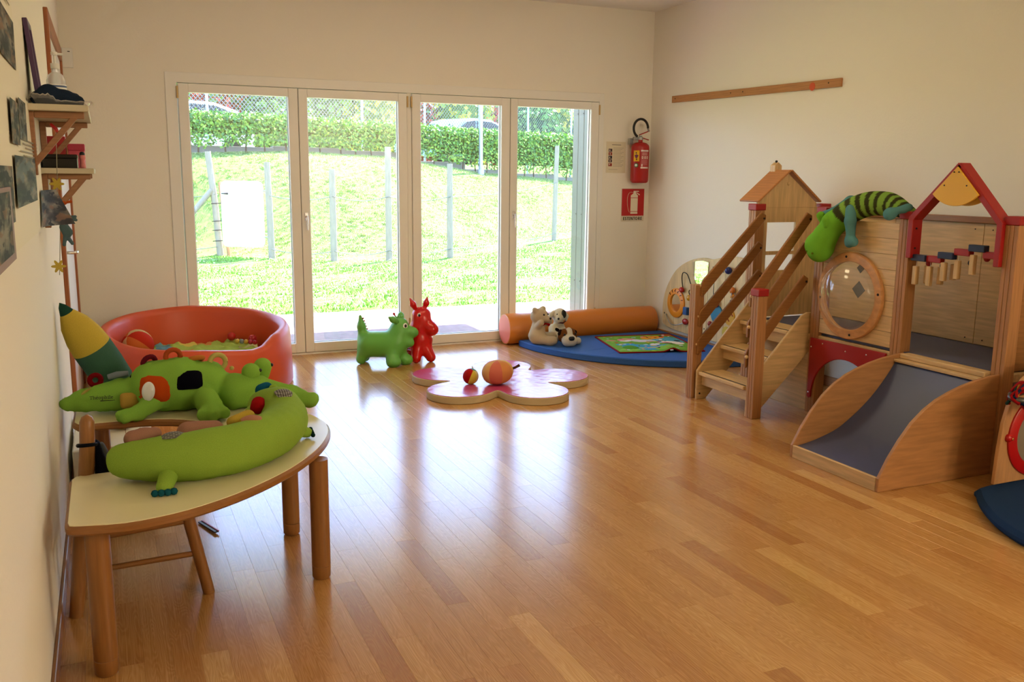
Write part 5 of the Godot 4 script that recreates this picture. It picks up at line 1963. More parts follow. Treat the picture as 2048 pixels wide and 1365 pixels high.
# ---------------------------------------------------------------- corner with the blue mat
func corner_group():
	# bolster
	var t := thing("foam_bolster", "long orange foam bolster along the wall with pink ends", "bolster", Vector3(4.25, 0, 0.17))
	var xf := Transform3D(Basis(Vector3(0, 1, 0), Vector3(1, 0, 0), Vector3(0, 0, -1)), Vector3(3.475, 0.14, 0.172))
	var L := 1.555
	var b := MB.new()
	b.lathe([Vector2(0.128, 0.0), Vector2(0.136, 0.003), Vector2(0.139, 0.012), Vector2(0.139, L - 0.012), Vector2(0.136, L - 0.003), Vector2(0.128, L)], 40, xf)
	var om := mat(Color(0.83, 0.49, 0.17), 0.35)
	part(t, "cover", b, om)
	for y in [[0.0, -1.0], [L, 1.0]]:
		b = MB.new()
		b.lathe([Vector2(0, y[0] + y[1] * 0.003), Vector2(0.1, y[0] + y[1] * 0.003), Vector2(0.129, y[0])], 40, xf)
		part(t, "end_cap", b, mat(Color(0.90, 0.47, 0.40), 0.4), "salmon pink end")
	# quarter round mat
	t = thing("blue_mat", "blue quarter-round padded floor mat in the corner", "mat", Vector3(4.6, 0, 0.8))
	var o := [Vector2(5.045, 0.318)]
	o.append_array(arc(Vector2(5.045, 0.318), 1.49, PI / 2, PI, 48))
	b = MB.new()
	b.prism(o, 0.058, flat(0.001), 0.008, true)
	var bm := cloth(Color(0.24, 0.41, 0.71), 0.62, 5, 0.3)
	part(t, "padded_cover", b, bm)
	# a few soft pleats near the front edge
	for i in 5:
		b = MB.new()
		var a0 := 1.95 + 0.16 * i
		var pl := []
		for k in 9:
			var a := a0 + 0.09 * (k / 8.0 - 0.5)
			var rr := 1.05 + 0.38 * k / 8.0
			pl.append(Vector3(5.045 + cos(a) * rr, 0.0575, 0.318 + sin(a) * rr))
		b.tube(pl, [0.001, 0.003, 0.004, 0.005, 0.005, 0.005, 0.004, 0.003, 0.001], 6, false, 0.7)
		part(t, "pleat", b, bm)
	# rug with print
	var im := Image.create(384, 384, false, Image.FORMAT_RGB8)
	im.fill(Color(0.42, 0.62, 0.16))
	var E := func(x, y, rx, ry, c, turn = 0.0): ellipse(im, x, y, rx, ry, c, turn)
	var pond := Color(0.22, 0.58, 0.74)
	E.call(150, 290, 110, 62, pond)
	E.call(80, 230, 50, 34, pond)
	E.call(310, 150, 90, 70, Color(0.30, 0.62, 0.72))
	E.call(250, 330, 70, 30, Color(0.50, 0.70, 0.20))
	E.call(60, 340, 50, 22, Color(0.50, 0.72, 0.24))
	E.call(120, 110, 46, 26, Color(0.86, 0.50, 0.52))
	E.call(118, 132, 40, 16, Color(0.90, 0.88, 0.90))
	E.call(190, 150, 60, 34, Color(0.82, 0.80, 0.84), 0.3)
	E.call(165, 130, 26, 24, Color(0.84, 0.82, 0.86))
	E.call(230, 175, 34, 12, Color(0.66, 0.42, 0.36), 0.4)
	E.call(250, 90, 52, 32, Color(0.86, 0.56, 0.10))
	E.call(290, 80, 30, 26, Color(0.88, 0.58, 0.12))
	E.call(310, 74, 12, 10, Color(0.72, 0.25, 0.10))
	E.call(275, 86, 8, 6, Color(0.10, 0.06, 0.05))
	E.call(235, 80, 4, 16, Color(0.25, 0.12, 0.05))
	E.call(350, 40, 30, 16, Color(0.72, 0.20, 0.12), 0.4)
	E.call(340, 34, 12, 8, Color(0.94, 0.92, 0.90))
	E.call(300, 200, 40, 20, Color(0.90, 0.88, 0.86), 0.2)
	E.call(330, 225, 30, 26, Color(0.92, 0.88, 0.84))
	E.call(345, 180, 16, 10, Color(0.10, 0.09, 0.09), 0.5)
	E.call(265, 215, 30, 10, Color(0.84, 0.52, 0.50), 0.2)
	E.call(285, 235, 26, 8, Color(0.10, 0.09, 0.09), 0.3)
	E.call(215, 232, 24, 16, Color(0.86, 0.84, 0.86))
	E.call(195, 262, 16, 10, Color(0.85, 0.66, 0.28))
	E.call(130, 300, 40, 8, Color(0.62, 0.76, 0.30), 0.1)
	E.call(175, 310, 20, 6, Color(0.86, 0.72, 0.30))
	E.call(40, 120, 26, 14, Color(0.80, 0.50, 0.40))
	var bits := [Color(0.93, 0.92, 0.90), Color(0.12, 0.10, 0.10), Color(0.86, 0.54, 0.52), Color(0.88, 0.62, 0.14), Color(0.70, 0.22, 0.14), Color(0.34, 0.56, 0.16), Color(0.60, 0.78, 0.84), Color(0.56, 0.74, 0.22)]
	for i in 70:
		E.call(rng.randf_range(20, 370), rng.randf_range(20, 370), rng.randf_range(4, 13), rng.randf_range(3, 9), bits[rng.randi() % 8], rng.randf() * 3.0)
	var A := Vector2(4.265, 0.45)
	var B := Vector2(4.085, 1.20)
	var C := Vector2(4.80, 1.385)
	var D := Vector2(4.985, 0.56)
	var fn := FastNoiseLite.new()
	fn.seed = 12
	fn.frequency = 3.2
	var rp := func(u: float, w: float, lift: float) -> Vector3:
		var p := A.lerp(D, u).lerp(B.lerp(C, u), w)
		var edge := minf(minf(u, 1.0 - u), minf(w, 1.0 - w))
		var bumpy := 0.5 + 0.5 * fn.get_noise_2d(p.x, p.y)
		var fold := 0.028 * exp(-pow((u - 0.62 - 0.15 * (1.0 - w)) / 0.07, 2.0)) * smoothstep(0.5, 1.0, w)
		return Vector3(p.x, 0.061 + lift + 0.016 * bumpy * smoothstep(0.0, 0.08, edge) + fold, p.y)
	t = thing("animal_play_rug", "green play rug with a printed pond and animals on the blue mat", "rug", Vector3(4.5, 0.06, 0.9))
	b = MB.new()
	b.sheet(func(u: float, w: float) -> Vector3: return rp.call(u, w, 0.003), 40, 40)
	b.sheet(func(u: float, w: float) -> Vector3: return rp.call(u, w, -0.001), 40, 40)
	part(t, "printed_cloth", b, painted(im, 0.9))
	var loop := []
	for k in 41:
		loop.append(rp.call(k / 40.0, 0.0, 0.002))
	for k in range(1, 41):
		loop.append(rp.call(1.0, k / 40.0, 0.002))
	for k in range(1, 41):
		loop.append(rp.call(1.0 - k / 40.0, 1.0, 0.002))
	for k in range(1, 41):
		loop.append(rp.call(0.0, 1.0 - k / 40.0, 0.002))
	b = MB.new()
	b.tube(loop, 0.008, 7, false)
	part(t, "piping", b, cloth(Color(0.55, 0.05, 0.06), 0.7))
	b = MB.new()
	b.sheet(func(u: float, w: float) -> Vector3:
		var q: Vector3 = rp.call(0.10 + 0.20 * u, 0.70 + 0.16 * w, 0.006)
		var d := Vector2(u - 0.5, w - 0.5) * 2.0
		if d.length() > 1.0:
			q = rp.call(0.20 + 0.10 * d.normalized().x, 0.78 + 0.08 * d.normalized().y, 0.004)
		return q + Vector3(0, 0.014 * maxf(0.0, 1.0 - d.length_squared()), 0), 16, 16)
	part(t, "leaf_flap", b, cloth(Color(0.36, 0.62, 0.22)), "green padded leaf flap")
	b = MB.new()
	var lp: Vector3 = rp.call(0.60, 1.0, 0.0)
	b.box(lp + Vector3(0, -0.006, 0.012), Vector3(0.03, 0.012, 0.012), 0.003)
	part(t, "care_tag", b, M.white)
	soft_toys()


func soft_toys():
	var y := 0.06
	# sitting bear, seen from its right side
	var beige := cloth(Color(0.82, 0.74, 0.62), 1.0, 18, 1.2)
	var t := thing("teddy_bear", "beige teddy bear with a red bow sitting on the blue mat", "plush toy", Vector3(3.66, y, 0.56))
	part(t, "body", blob([
		[Vector3(3.625, y + 0.075, 0.55), Vector3(3.64, y + 0.15, 0.54), 0.078, 0.06],
		[Vector3(3.635, y + 0.243, 0.545), Vector3(3.652, y + 0.248, 0.555), 0.068, 0.066],
		[Vector3(3.675, y + 0.228, 0.60), Vector3(3.69, y + 0.222, 0.615), 0.036, 0.03],
		[Vector3(3.64, y + 0.05, 0.60), Vector3(3.70, y + 0.036, 0.66), 0.05, 0.036],
		[Vector3(3.70, y + 0.036, 0.66), Vector3(3.725, y + 0.042, 0.675), 0.038, 0.038],
		[Vector3(3.70, y + 0.055, 0.53), Vector3(3.76, y + 0.05, 0.545), 0.045, 0.038],
		[Vector3(3.76, y + 0.05, 0.545), Vector3(3.775, y + 0.062, 0.55), 0.04, 0.038],
		[Vector3(3.615, y + 0.165, 0.59), Vector3(3.62, y + 0.20, 0.64), 0.028, 0.028],
		[Vector3(3.70, y + 0.17, 0.53), Vector3(3.735, y + 0.20, 0.56), 0.028, 0.03],
		[Vector3(3.60, y + 0.295, 0.56), Vector3(3.592, y + 0.30, 0.565), 0.024, 0.025],
		[Vector3(3.68, y + 0.302, 0.535), Vector3(3.688, y + 0.306, 0.535), 0.023, 0.024]], 0.0075, 0.018, 0.004), beige)
	part(t, "nose", ball(Vector3(3.708, y + 0.232, 0.64), 0.011, 8), M.black)
	part(t, "eye", ball(Vector3(3.655, y + 0.265, 0.622), 0.009, 8), M.black)
	part(t, "eye", ball(Vector3(3.702, y + 0.265, 0.60), 0.009, 8), M.black)
	part(t, "bow", blob([[Vector3(3.655, y + 0.178, 0.605), Vector3(3.685, y + 0.185, 0.605), 0.012, 0.006], [Vector3(3.685, y + 0.185, 0.605), Vector3(3.712, y + 0.172, 0.60), 0.006, 0.013]], 0.004, 0.004), cloth(Color(0.62, 0.04, 0.06), 0.6), "small red bow")
	# white dog with a black eye patch
	var cream := cloth(Color(0.93, 0.89, 0.79), 1.0, 18, 1.0)
	t = thing("patch_eyed_dog", "cream plush dog with a black eye patch behind the bear", "plush toy", Vector3(3.87, y, 0.46))
	part(t, "body", blob([
		[Vector3(3.90, y + 0.07, 0.42), Vector3(3.89, y + 0.13, 0.43), 0.07, 0.05],
		[Vector3(3.885, y + 0.215, 0.44), Vector3(3.895, y + 0.22, 0.44), 0.062, 0.062],
		[Vector3(3.865, y + 0.20, 0.485), Vector3(3.855, y + 0.19, 0.50), 0.038, 0.03],
		[Vector3(3.83, y + 0.10, 0.45), Vector3(3.80, y + 0.045, 0.50), 0.045, 0.036],
		[Vector3(3.86, y + 0.05, 0.48), Vector3(3.84, y + 0.036, 0.53), 0.04, 0.032],
		[Vector3(3.945, y + 0.05, 0.46), Vector3(3.97, y + 0.036, 0.50), 0.04, 0.034]], 0.0075, 0.018, 0.002), cream)
	part(t, "ear", blob([[Vector3(3.835, y + 0.25, 0.44), Vector3(3.80, y + 0.225, 0.45), 0.016, 0.02], [Vector3(3.80, y + 0.225, 0.45), Vector3(3.785, y + 0.195, 0.455), 0.02, 0.012]], 0.006, 0.01), cream)
	part(t, "ear", blob([[Vector3(3.945, y + 0.245, 0.43), Vector3(3.965, y + 0.205, 0.44), 0.016, 0.02], [Vector3(3.965, y + 0.205, 0.44), Vector3(3.958, y + 0.17, 0.445), 0.02, 0.012]], 0.006, 0.01), cream)
	part(t, "eye_patch", patch_on(Vector3(3.912, y + 0.236, 0.500), Vector3(0.25, 0.15, 1), Vector3.UP, 0.028, 0.038, 5.0, 0.006), M.black, "black eye patch")
	part(t, "nose", ball(Vector3(3.842, y + 0.20, 0.527), 0.011, 8), M.black)
	part(t, "eye", ball(Vector3(3.846, y + 0.235, 0.49), 0.007, 8), M.black)
	part(t, "collar", blob([[Vector3(3.86, y + 0.158, 0.49), Vector3(3.90, y + 0.155, 0.50), 0.006, 0.007], [Vector3(3.90, y + 0.155, 0.50), Vector3(3.94, y + 0.165, 0.47), 0.007, 0.006]], 0.004, 0.004), mat(Color(0.30, 0.07, 0.10), 0.6))
	part(t, "paw_patch", blob([[Vector3(3.838, y + 0.095, 0.495), Vector3(3.85, y + 0.09, 0.50), 0.02, 0.018]], 0.006, 0.008), cloth(Color(0.08, 0.06, 0.06)))
	t.position += Vector3(0.02, 0, -0.035)
	# brown and white puppy lying down
	var white := Color(0.88, 0.84, 0.77).srgb_to_linear()
	var brown := Color(0.46, 0.27, 0.13).srgb_to_linear()
	var pm := cloth(Color.WHITE, 1.0, 18, 1.0)
	pm.vertex_color_use_as_albedo = true
	t = thing("brown_white_puppy", "brown and white plush puppy lying in front of the bear", "plush toy", Vector3(3.82, y, 0.66))
	part(t, "body", blob([
		[Vector3(3.87, y + 0.05, 0.58), Vector3(3.83, y + 0.055, 0.65), 0.048, 0.045, white],
		[Vector3(3.775, y + 0.078, 0.69), Vector3(3.782, y + 0.10, 0.69), 0.056, 0.05, brown],
		[Vector3(3.84, y + 0.078, 0.685), Vector3(3.835, y + 0.10, 0.685), 0.056, 0.05, brown],
		[Vector3(3.80, y + 0.085, 0.735), Vector3(3.808, y + 0.138, 0.712), 0.032, 0.024, white],
		[Vector3(3.775, y + 0.05, 0.755), Vector3(3.815, y + 0.05, 0.755), 0.05, 0.05, white],
		[Vector3(3.885, y + 0.03, 0.66), Vector3(3.915, y + 0.028, 0.69), 0.03, 0.026, white],
		[Vector3(3.90, y + 0.03, 0.60), Vector3(3.94, y + 0.028, 0.64), 0.03, 0.026, white]], 0.0075, 0.012, 0.002), pm)
	part(t, "nose", blob([[Vector3(3.782, y + 0.078, 0.80), Vector3(3.800, y + 0.078, 0.80), 0.019, 0.019]], 0.005, 0.006), M.black)
	part(t, "eye", ball(Vector3(3.752, y + 0.105, 0.742), 0.010, 8), M.black)
	part(t, "eye", ball(Vector3(3.862, y + 0.105, 0.733), 0.010, 8), M.black)
	for e in [[Vector3(3.745, y + 0.125, 0.68), Vector3(3.73, y + 0.105, 0.69)], [Vector3(3.86, y + 0.125, 0.67), Vector3(3.885, y + 0.11, 0.68)]]:
		part(t, "ear", blob([[e[0], e[1], 0.018, 0.018]], 0.005, 0.006), cloth(Color(0.14, 0.09, 0.07)))
	t.position += Vector3(0.035, 0, 0.02)


# ---------------------------------------------------------------- right wall and corner
func right_wall_things():
	var t := thing("wall_batten", "long wooden batten with a red sticker screwed to the right wall", "batten", Vector3(5.05, 2.2, 1.43))
	var b := MB.new()
	b.bar(Vector3(5.053, 2.213, 0.367), Vector3(5.053, 2.183, 2.503), 0.018, 0.06, Vector3(1, 0, 0), 0.002)
	part(t, "board", b, wood(Color(0.76, 0.52, 0.31), "z", 0.5))
	b = MB.new()
	b.lathe([Vector2(0, 0), Vector2(0.03, 0), Vector2(0.03, 0.001), Vector2(0, 0.001)], 20, Transform3D(Basis(Vector3(0, 1, 0), Vector3(-1, 0, 0), Vector3(0, 0, 1)), Vector3(5.0437, 2.176, 2.215)))
	part(t, "sticker", b, mat(Color(0.80, 0.30, 0.16), 0.5), "round red sticker")
	for z in [0.42, 1.24, 1.40, 2.38]:
		b = MB.new()
		b.ell(Vector3(5.0435, 2.222 - 0.014 * z, z), Vector3(0.002, 0.006, 0.006), 8)
		part(t, "screw", b, M.bolt)
	# fire extinguisher
	t = thing("fire_extinguisher", "red fire extinguisher with a black hose hung in the corner", "extinguisher", Vector3(4.886, 1.45, 0.1))
	var c := Vector3(4.886, 1.455, 0.105)
	var red := mat(Color(0.66, 0.05, 0.05), 0.25)
	b = MB.new()
	var prof := []
	for i in 7:
		var a := PI / 2 * i / 6
		prof.append(Vector2(0.086 - 0.02 * (1.0 - sin(a)), 0.02 * (1.0 - cos(a))))
	prof = [Vector2(0, 0.012), Vector2(0.05, 0.008), Vector2(0.066, 0.0), Vector2(0.08, 0.008), Vector2(0.086, 0.025), Vector2(0.086, 0.33)]
	for i in 7:
		var a := PI / 2 * i / 6
		prof.append(Vector2(0.022 + 0.064 * cos(a), 0.33 + 0.048 * sin(a)))
	prof.append_array([Vector2(0.02, 0.385), Vector2(0.02, 0.40), Vector2(0, 0.40)])
	b.lathe(prof, 32, Transform3D(Basis(), c))
	part(t, "cylinder", b, red)
	b = MB.new()
	b.lathe([Vector2(0, 0.40), Vector2(0.024, 0.40), Vector2(0.024, 0.425), Vector2(0.014, 0.43), Vector2(0.014, 0.44), Vector2(0, 0.44)], 14, Transform3D(Basis(), c))
	b.box(c + Vector3(-0.04, 0.412, -0.02), Vector3(0.05, 0.03, 0.03), 0.004)
	part(t, "valve", b, M.steel)
	b = MB.new()
	b.bar(c + Vector3(-0.01, 0.425, 0), c + Vector3(0.085, 0.40, 0.01), 0.02, 0.008, Vector3(0, 0, 1))
	part(t, "carry_handle", b, red)
	b = MB.new()
	b.bar(c + Vector3(-0.015, 0.445, 0), c + Vector3(0.09, 0.485, 0.01), 0.02, 0.008, Vector3(0, 0, 1))
	part(t, "squeeze_lever", b, red)
	b = MB.new()
	var hp := []
	for i in 19:
		var a := lerpf(-2.05, -4.0 - PI * 0.72, i / 18.0)
		hp.append(c + Vector3(-0.012 + cos(a) * 0.078 * -1.0 * -1.0, 0.505 + sin(a) * 0.085, 0.02))
	b.tube(hp, 0.0115, 10)
	part(t, "hose", b, M.black, "looped black hose")
	b = MB.new()
	b.tube([hp[-1], hp[-1] + Vector3(0.01, -0.03, 0)], [0.01, 0.006], 8)
	part(t, "nozzle", b, M.steel)
	b = MB.new()
	b.box(c + Vector3(-0.07, 0.385, -0.06), Vector3(0.04, 0.06, 0.03), 0.003)
	part(t, "wall_hook", b, M.steel)
	# printed labels wrapped on the front
	var im := Image.create(96, 160, false, Image.FORMAT_RGB8)
	im.fill(Color(0.66, 0.22, 0.22))
	im.fill_rect(Rect2i(0, 0, 96, 14), Color(0.88, 0.84, 0.80))
	im.fill_rect(Rect2i(0, 148, 96, 12), Color(0.88, 0.84, 0.80))
	for i in 4:
		im.fill_rect(Rect2i(14, 22 + i * 7, 66 - 6 * (i % 2), 3), Color(0.86, 0.70, 0.66))
	for i in 3:
		im.fill_rect(Rect2i(10 + i * 28, 54, 18, 22), Color(0.92, 0.86, 0.80))
		im.fill_rect(Rect2i(15 + i * 28, 60, 8, 8), Color(0.66, 0.22, 0.22))
	for i in 8:
		im.fill_rect(Rect2i(10, 84 + i * 6, 74 - 8 * (i % 3), 2), Color(0.80, 0.58, 0.56))
	im.fill_rect(Rect2i(8, 122, 12, 22), Color(0.90, 0.84, 0.80))
	b = MB.new()
	b.sheet(func(u: float, w: float) -> Vector3:
		var a := lerpf(2.02, 1.02, u)
		return c + Vector3(cos(a) * 0.0868, lerpf(0.305, 0.135, w), sin(a) * 0.0868), 14, 1)
	part(t, "instruction_label", b, painted(im, 0.4), "red and white printed label")
	im = Image.create(40, 64, false, Image.FORMAT_RGB8)
	im.fill(Color(0.90, 0.70, 0.12))
	ellipse(im, 20, 34, 9, 12, Color(0.45, 0.18, 0.36))
	ellipse(im, 18, 14, 4, 5, Color(0.12, 0.14, 0.20))
	ellipse(im, 21, 52, 4, 5, Color(0.14, 0.12, 0.16))
	ellipse(im, 10, 30, 3, 4, Color(0.14, 0.16, 0.24))
	ellipse(im, 30, 30, 3, 4, Color(0.14, 0.16, 0.24))
	b = MB.new()
	b.sheet(func(u: float, w: float) -> Vector3:
		var a := lerpf(2.85, 2.18, u)
		return c + Vector3(cos(a) * 0.0868, lerpf(0.30, 0.20, w), sin(a) * 0.0868), 8, 1)
	part(t, "yellow_label", b, painted(im, 0.4))
	b = MB.new()
	b.lathe([Vector2(0, 0.006), Vector2(0.014, 0.006), Vector2(0.02, 0.002), Vector2(0.02, 0.0)], 18, Transform3D(rot_to(Vector3.UP, Vector3(-0.80, 0, 0.60)), c + Vector3(-0.0694, 0.165, 0.0521)))
	var gauge := part(t, "pressure_gauge", b, mat(Color(0.16, 0.42, 0.20), 0.4))
	b = MB.new()
	b.lathe([Vector2(0, 0.0068), Vector2(0.012, 0.0065)], 18, Transform3D(rot_to(Vector3.UP, Vector3(-0.80, 0, 0.60)), c + Vector3(-0.0694, 0.165, 0.0521)))
	part(gauge, "dial", b, M.white)
	# sign under it
	t = thing("extinguisher_sign", "red ESTINTORE sign with a white extinguisher symbol", "sign", Vector3(4.886, 1.1, 0))
	var sx := Vector3(4.886, 1.245, 0.004)
	b = MB.new()
	b.box(sx + Vector3(0, -0.0, -0.0015), Vector3(0.252, 0.312, 0.003), 0.0)
	part(t, "plate", b, mat(Color(0.86, 0.82, 0.74), 0.5))
	b = MB.new()
	b.box(sx + Vector3(0, 0.025, 0.001), Vector3(0.246, 0.256, 0.001), 0.0)
	part(t, "red_field", b, mat(Color(0.72, 0.04, 0.05), 0.5))
	var wm := mat(Color(0.90, 0.86, 0.76), 0.5)
	var o := Transform3D(Basis(), sx + Vector3(0.01, 0.02, 0.0016))
	b = MB.new()
	b.prism([Vector2(-0.036, -0.105), Vector2(0.042, -0.105), Vector2(0.042, -0.085), Vector2(-0.036, -0.085)], 0.001, o, 0.0)
	b.prism([Vector2(-0.036, -0.08), Vector2(0.042, -0.08), Vector2(0.042, 0.045), Vector2(-0.036, 0.045)], 0.001, o, 0.0)
	b.prism([Vector2(-0.036, 0.05), Vector2(0.042, 0.05), Vector2(0.042, 0.07), Vector2(0.022, 0.088), Vector2(0.02, 0.105), Vector2(0.055, 0.105), Vector2(0.05, 0.114), Vector2(-0.006, 0.114), Vector2(-0.008, 0.09), Vector2(-0.036, 0.07)], 0.001, o, 0.0)
	b.prism([Vector2(0.024, 0.094), Vector2(0.06, 0.072), Vector2(0.064, 0.08), Vector2(0.028, 0.1)], 0.001, o, 0.0)
	part(t, "symbol", b, wm, "white extinguisher silhouette")
	b = MB.new()
	var hose := []
	for p in [[-0.01, 0.096], [-0.04, 0.102], [-0.065, 0.08], [-0.075, 0.03], [-0.07, -0.03], [-0.058, -0.075], [-0.046, -0.09]]:
		hose.append(o * Vector3(p[0], p[1], 0.0005))
	b.tube(spline(hose, 4), 0.005, 6, true, 0.2)
	part(t, "symbol_hose", b, wm)
	var tm := TextMesh.new()
	var sf := SystemFont.new()
	sf.font_names = PackedStringArray(["Droid Sans"])
	sf.font_weight = 700
	tm.font = sf
	tm.text = "ESTINTORE"
	tm.font_size = 32
	tm.pixel_size = 0.00127
	tm.depth = 0.001
	var lt := part(t, "lettering", tm, M.text)
	lt.position = sx + Vector3(0, -0.130, 0.0012) - t.position
	# instruction sheet
	im = Image.create(128, 176, false, Image.FORMAT_RGB8)
	im.fill(Color(0.88, 0.84, 0.74))
	im.fill_rect(Rect2i(36, 16, 60, 3), Color(0.45, 0.42, 0.38))
	for i in 14:
		im.fill_rect(Rect2i(44, 34 + i * 8, 70 - 9 * (i % 3), 2), Color(0.66, 0.62, 0.54))
	var pic := [Color(0.30, 0.22, 0.24), Color(0.55, 0.20, 0.18), Color(0.16, 0.16, 0.20)]
	for i in 5:
		im.fill_rect(Rect2i(14, 40 + i * 20 + (2 if i > 3 else 0), 24, 17), pic[i % 3])
		im.fill_rect(Rect2i(18 + 3 * (i % 2), 45 + i * 20, 8, 8), Color(0.80, 0.74, 0.68))
	im.fill_rect(Rect2i(16, 156, 60, 2), Color(0.66, 0.62, 0.54))
	t = thing("instruction_sheet", "printed instruction sheet on the wall left of the extinguisher", "notice", Vector3(4.685, 1.69, 0))
	b = MB.new()
	b.box(Vector3(4.685, 1.692, 0.0015), Vector3(0.212, 0.292, 0.003), 0.0)
	part(t, "backing_card", b, M.paper)
	b = MB.new()
	b.sheet(func(u: float, w: float) -> Vector3: return Vector3(lerpf(4.581, 4.789, u), lerpf(1.836, 1.548, w), 0.0036), 1, 1)
	part(t, "print", b, painted(im, 0.8))
	activity_whale()


func knob(t: Node3D, called: String, c: Vector3, s: Vector3, col: Color):
	var b := MB.new()
	b.ell(c, s, 12)
	part(t, called, b, mat(col, 0.35))


func activity_whale():
	var x := 5.018
	var t := thing("activity_board", "cream whale-shaped activity board with mirrors and beads on the right wall", "activity board", Vector3(5.04, 0.1, 1.1))
	var o := ring_spline([Vector2(0.42, 0.135), Vector2(0.385, 0.25), Vector2(0.40, 0.40), Vector2(0.47, 0.54), Vector2(0.60, 0.68), Vector2(0.80, 0.775), Vector2(1.0, 0.815), Vector2(1.13, 0.812), Vector2(1.3, 0.845), Vector2(1.5, 0.86), Vector2(1.72, 0.82), Vector2(1.9, 0.7), Vector2(1.97, 0.45), Vector2(1.95, 0.14), Vector2(1.6, 0.105), Vector2(1.1, 0.1), Vector2(0.7, 0.105)], 5)
	var b := MB.new()
	b.prism(o, 0.022, facing_x(x + 0.002), 0.003)
	part(t, "board", b, wood(Color(0.90, 0.78, 0.58), "y", 0.4, 0.5, 3.0))
	b = MB.new()
	b.prism([Vector2(0.845, 0.765), Vector2(0.86, 0.67), Vector2(0.90, 0.60), Vector2(0.96, 0.55), Vector2(1.05, 0.54), Vector2(1.075, 0.62), Vector2(1.085, 0.78), Vector2(1.0, 0.79), Vector2(0.92, 0.78)], 0.003, facing_x(x - 0.002), 0.0)
	part(t, "mirror", b, M.mirror, "curved mirror reflecting the garden")
	b = MB.new()
	for z in [1.09, 1.33, 1.66]:
		b.bb(Vector3(x + 0.0005, 0.11, z), Vector3(x + 0.0025, 0.79, z + 0.003), 0.0)
	part(t, "panel_joint", b, M.shelfwood_y)
	# orange ring with a mirror
	var c := Vector2(0.615, 0.365)
	b = MB.new()
	b.lathe([Vector2(0.084, 0.0), Vector2(0.084, 0.016), Vector2(0.128, 0.016), Vector2(0.136, 0.01), Vector2(0.136, 0.0), Vector2(0.084, 0.0)], 40, Transform3D(Basis(Vector3(0, 1, 0), Vector3(-1, 0, 0), Vector3(0, 0, 1)), Vector3(x + 0.001, c.y, c.x)))
	var rg := part(t, "orange_ring", b, mat(Color(0.90, 0.55, 0.10), 0.4))
	b = MB.new()
	b.lathe([Vector2(0.094, 0.0), Vector2(0.094, 0.004), Vector2(0, 0.004)], 36, Transform3D(Basis(Vector3(0, 1, 0), Vector3(-1, 0, 0), Vector3(0, 0, 1)), Vector3(x + 0.001, c.y - 0.005, c.x)))
	part(rg, "round_mirror", b, M.mirror)
	for i in 6:
		var a := lerpf(2.4, 0.35, i / 5.0)
		b = MB.new()
		b.tube([Vector3(x - 0.016, c.y + sin(a) * 0.103, c.x + cos(a) * 0.103), Vector3(x - 0.016, c.y + sin(a) * 0.116, c.x + cos(a + 0.08) * 0.116), Vector3(x - 0.016, c.y + sin(a - 0.05) * 0.127, c.x + cos(a - 0.05) * 0.127)], 0.0035, 5)
		part(rg, "eyelash_groove", b, mat(Color(0.35, 0.14, 0.03), 0.6))
	# bead wires
	var wires := [[[Vector2(0.72, 0.51), Vector2(0.72, 0.60), Vector2(0.75, 0.66), Vector2(0.82, 0.65), Vector2(0.87, 0.56), Vector2(0.9, 0.53)], M.bolt], [[Vector2(0.84, 0.46), Vector2(0.86, 0.51), Vector2(0.90, 0.52)], M.bolt], [[Vector2(1.02, 0.40), Vector2(1.03, 0.47), Vector2(1.0, 0.5)], M.bolt], [[Vector2(0.46, 0.24), Vector2(0.56, 0.175), Vector2(0.66, 0.165), Vector2(0.76, 0.2)], M.steel], [[Vector2(1.2, 0.72), Vector2(1.22, 0.60), Vector2(1.19, 0.5)], M.steel], [[Vector2(1.42, 0.70), Vector2(1.46, 0.60), Vector2(1.48, 0.45), Vector2(1.42, 0.36)], M.steel]]
	for w in wires:
		var pts := []
		var src := spline(w[0], 4)
		for i in src.size():
			pts.append(Vector3(x - 0.004 - 0.03 * sin(PI * i / (src.size() - 1)), src[i].y, src[i].x))
		b = MB.new()
		b.tube(pts, 0.0045, 6)
		part(t, "bead_wire", b, w[1])
	var R := Vector3(0.02, 0.022, 0.026)
	knob(t, "red_bell", Vector3(x - 0.02, 0.50, 0.72), Vector3(0.02, 0.026, 0.034), Color(0.66, 0.06, 0.05))
	knob(t, "yellow_bell", Vector3(x - 0.02, 0.44, 0.84), Vector3(0.02, 0.028, 0.03), Color(0.80, 0.56, 0.08))
	knob(t, "red_bead", Vector3(x - 0.02, 0.39, 1.02), Vector3(0.022, 0.026, 0.028), Color(0.68, 0.10, 0.06))
	b = MB.new()
	b.box(Vector3(x - 0.018, 0.315, 0.80), Vector3(0.035, 0.07, 0.06), 0.004)
	part(t, "blue_block", b, mat(Color(0.10, 0.30, 0.55), 0.4))
	knob(t, "red_fish_block", Vector3(x - 0.015, 0.215, 0.79), Vector3(0.018, 0.03, 0.045), Color(0.62, 0.07, 0.06))
	knob(t, "blue_bead", Vector3(x - 0.025, 0.742, 1.40), Vector3(0.03, 0.032, 0.034), Color(0.08, 0.12, 0.40))
	knob(t, "yellow_bead", Vector3(x - 0.02, 0.755, 1.36), Vector3(0.022, 0.022, 0.026), Color(0.80, 0.60, 0.14))
	knob(t, "orange_bead", Vector3(x - 0.02, 0.58, 1.46), Vector3(0.022, 0.03, 0.03), Color(0.80, 0.45, 0.12))
	knob(t, "orange_bead", Vector3(x - 0.02, 0.53, 1.47), Vector3(0.02, 0.024, 0.026), Color(0.78, 0.50, 0.16))
	knob(t, "black_bead", Vector3(x - 0.02, 0.485, 1.46), Vector3(0.016, 0.02, 0.022), Color(0.05, 0.05, 0.12))
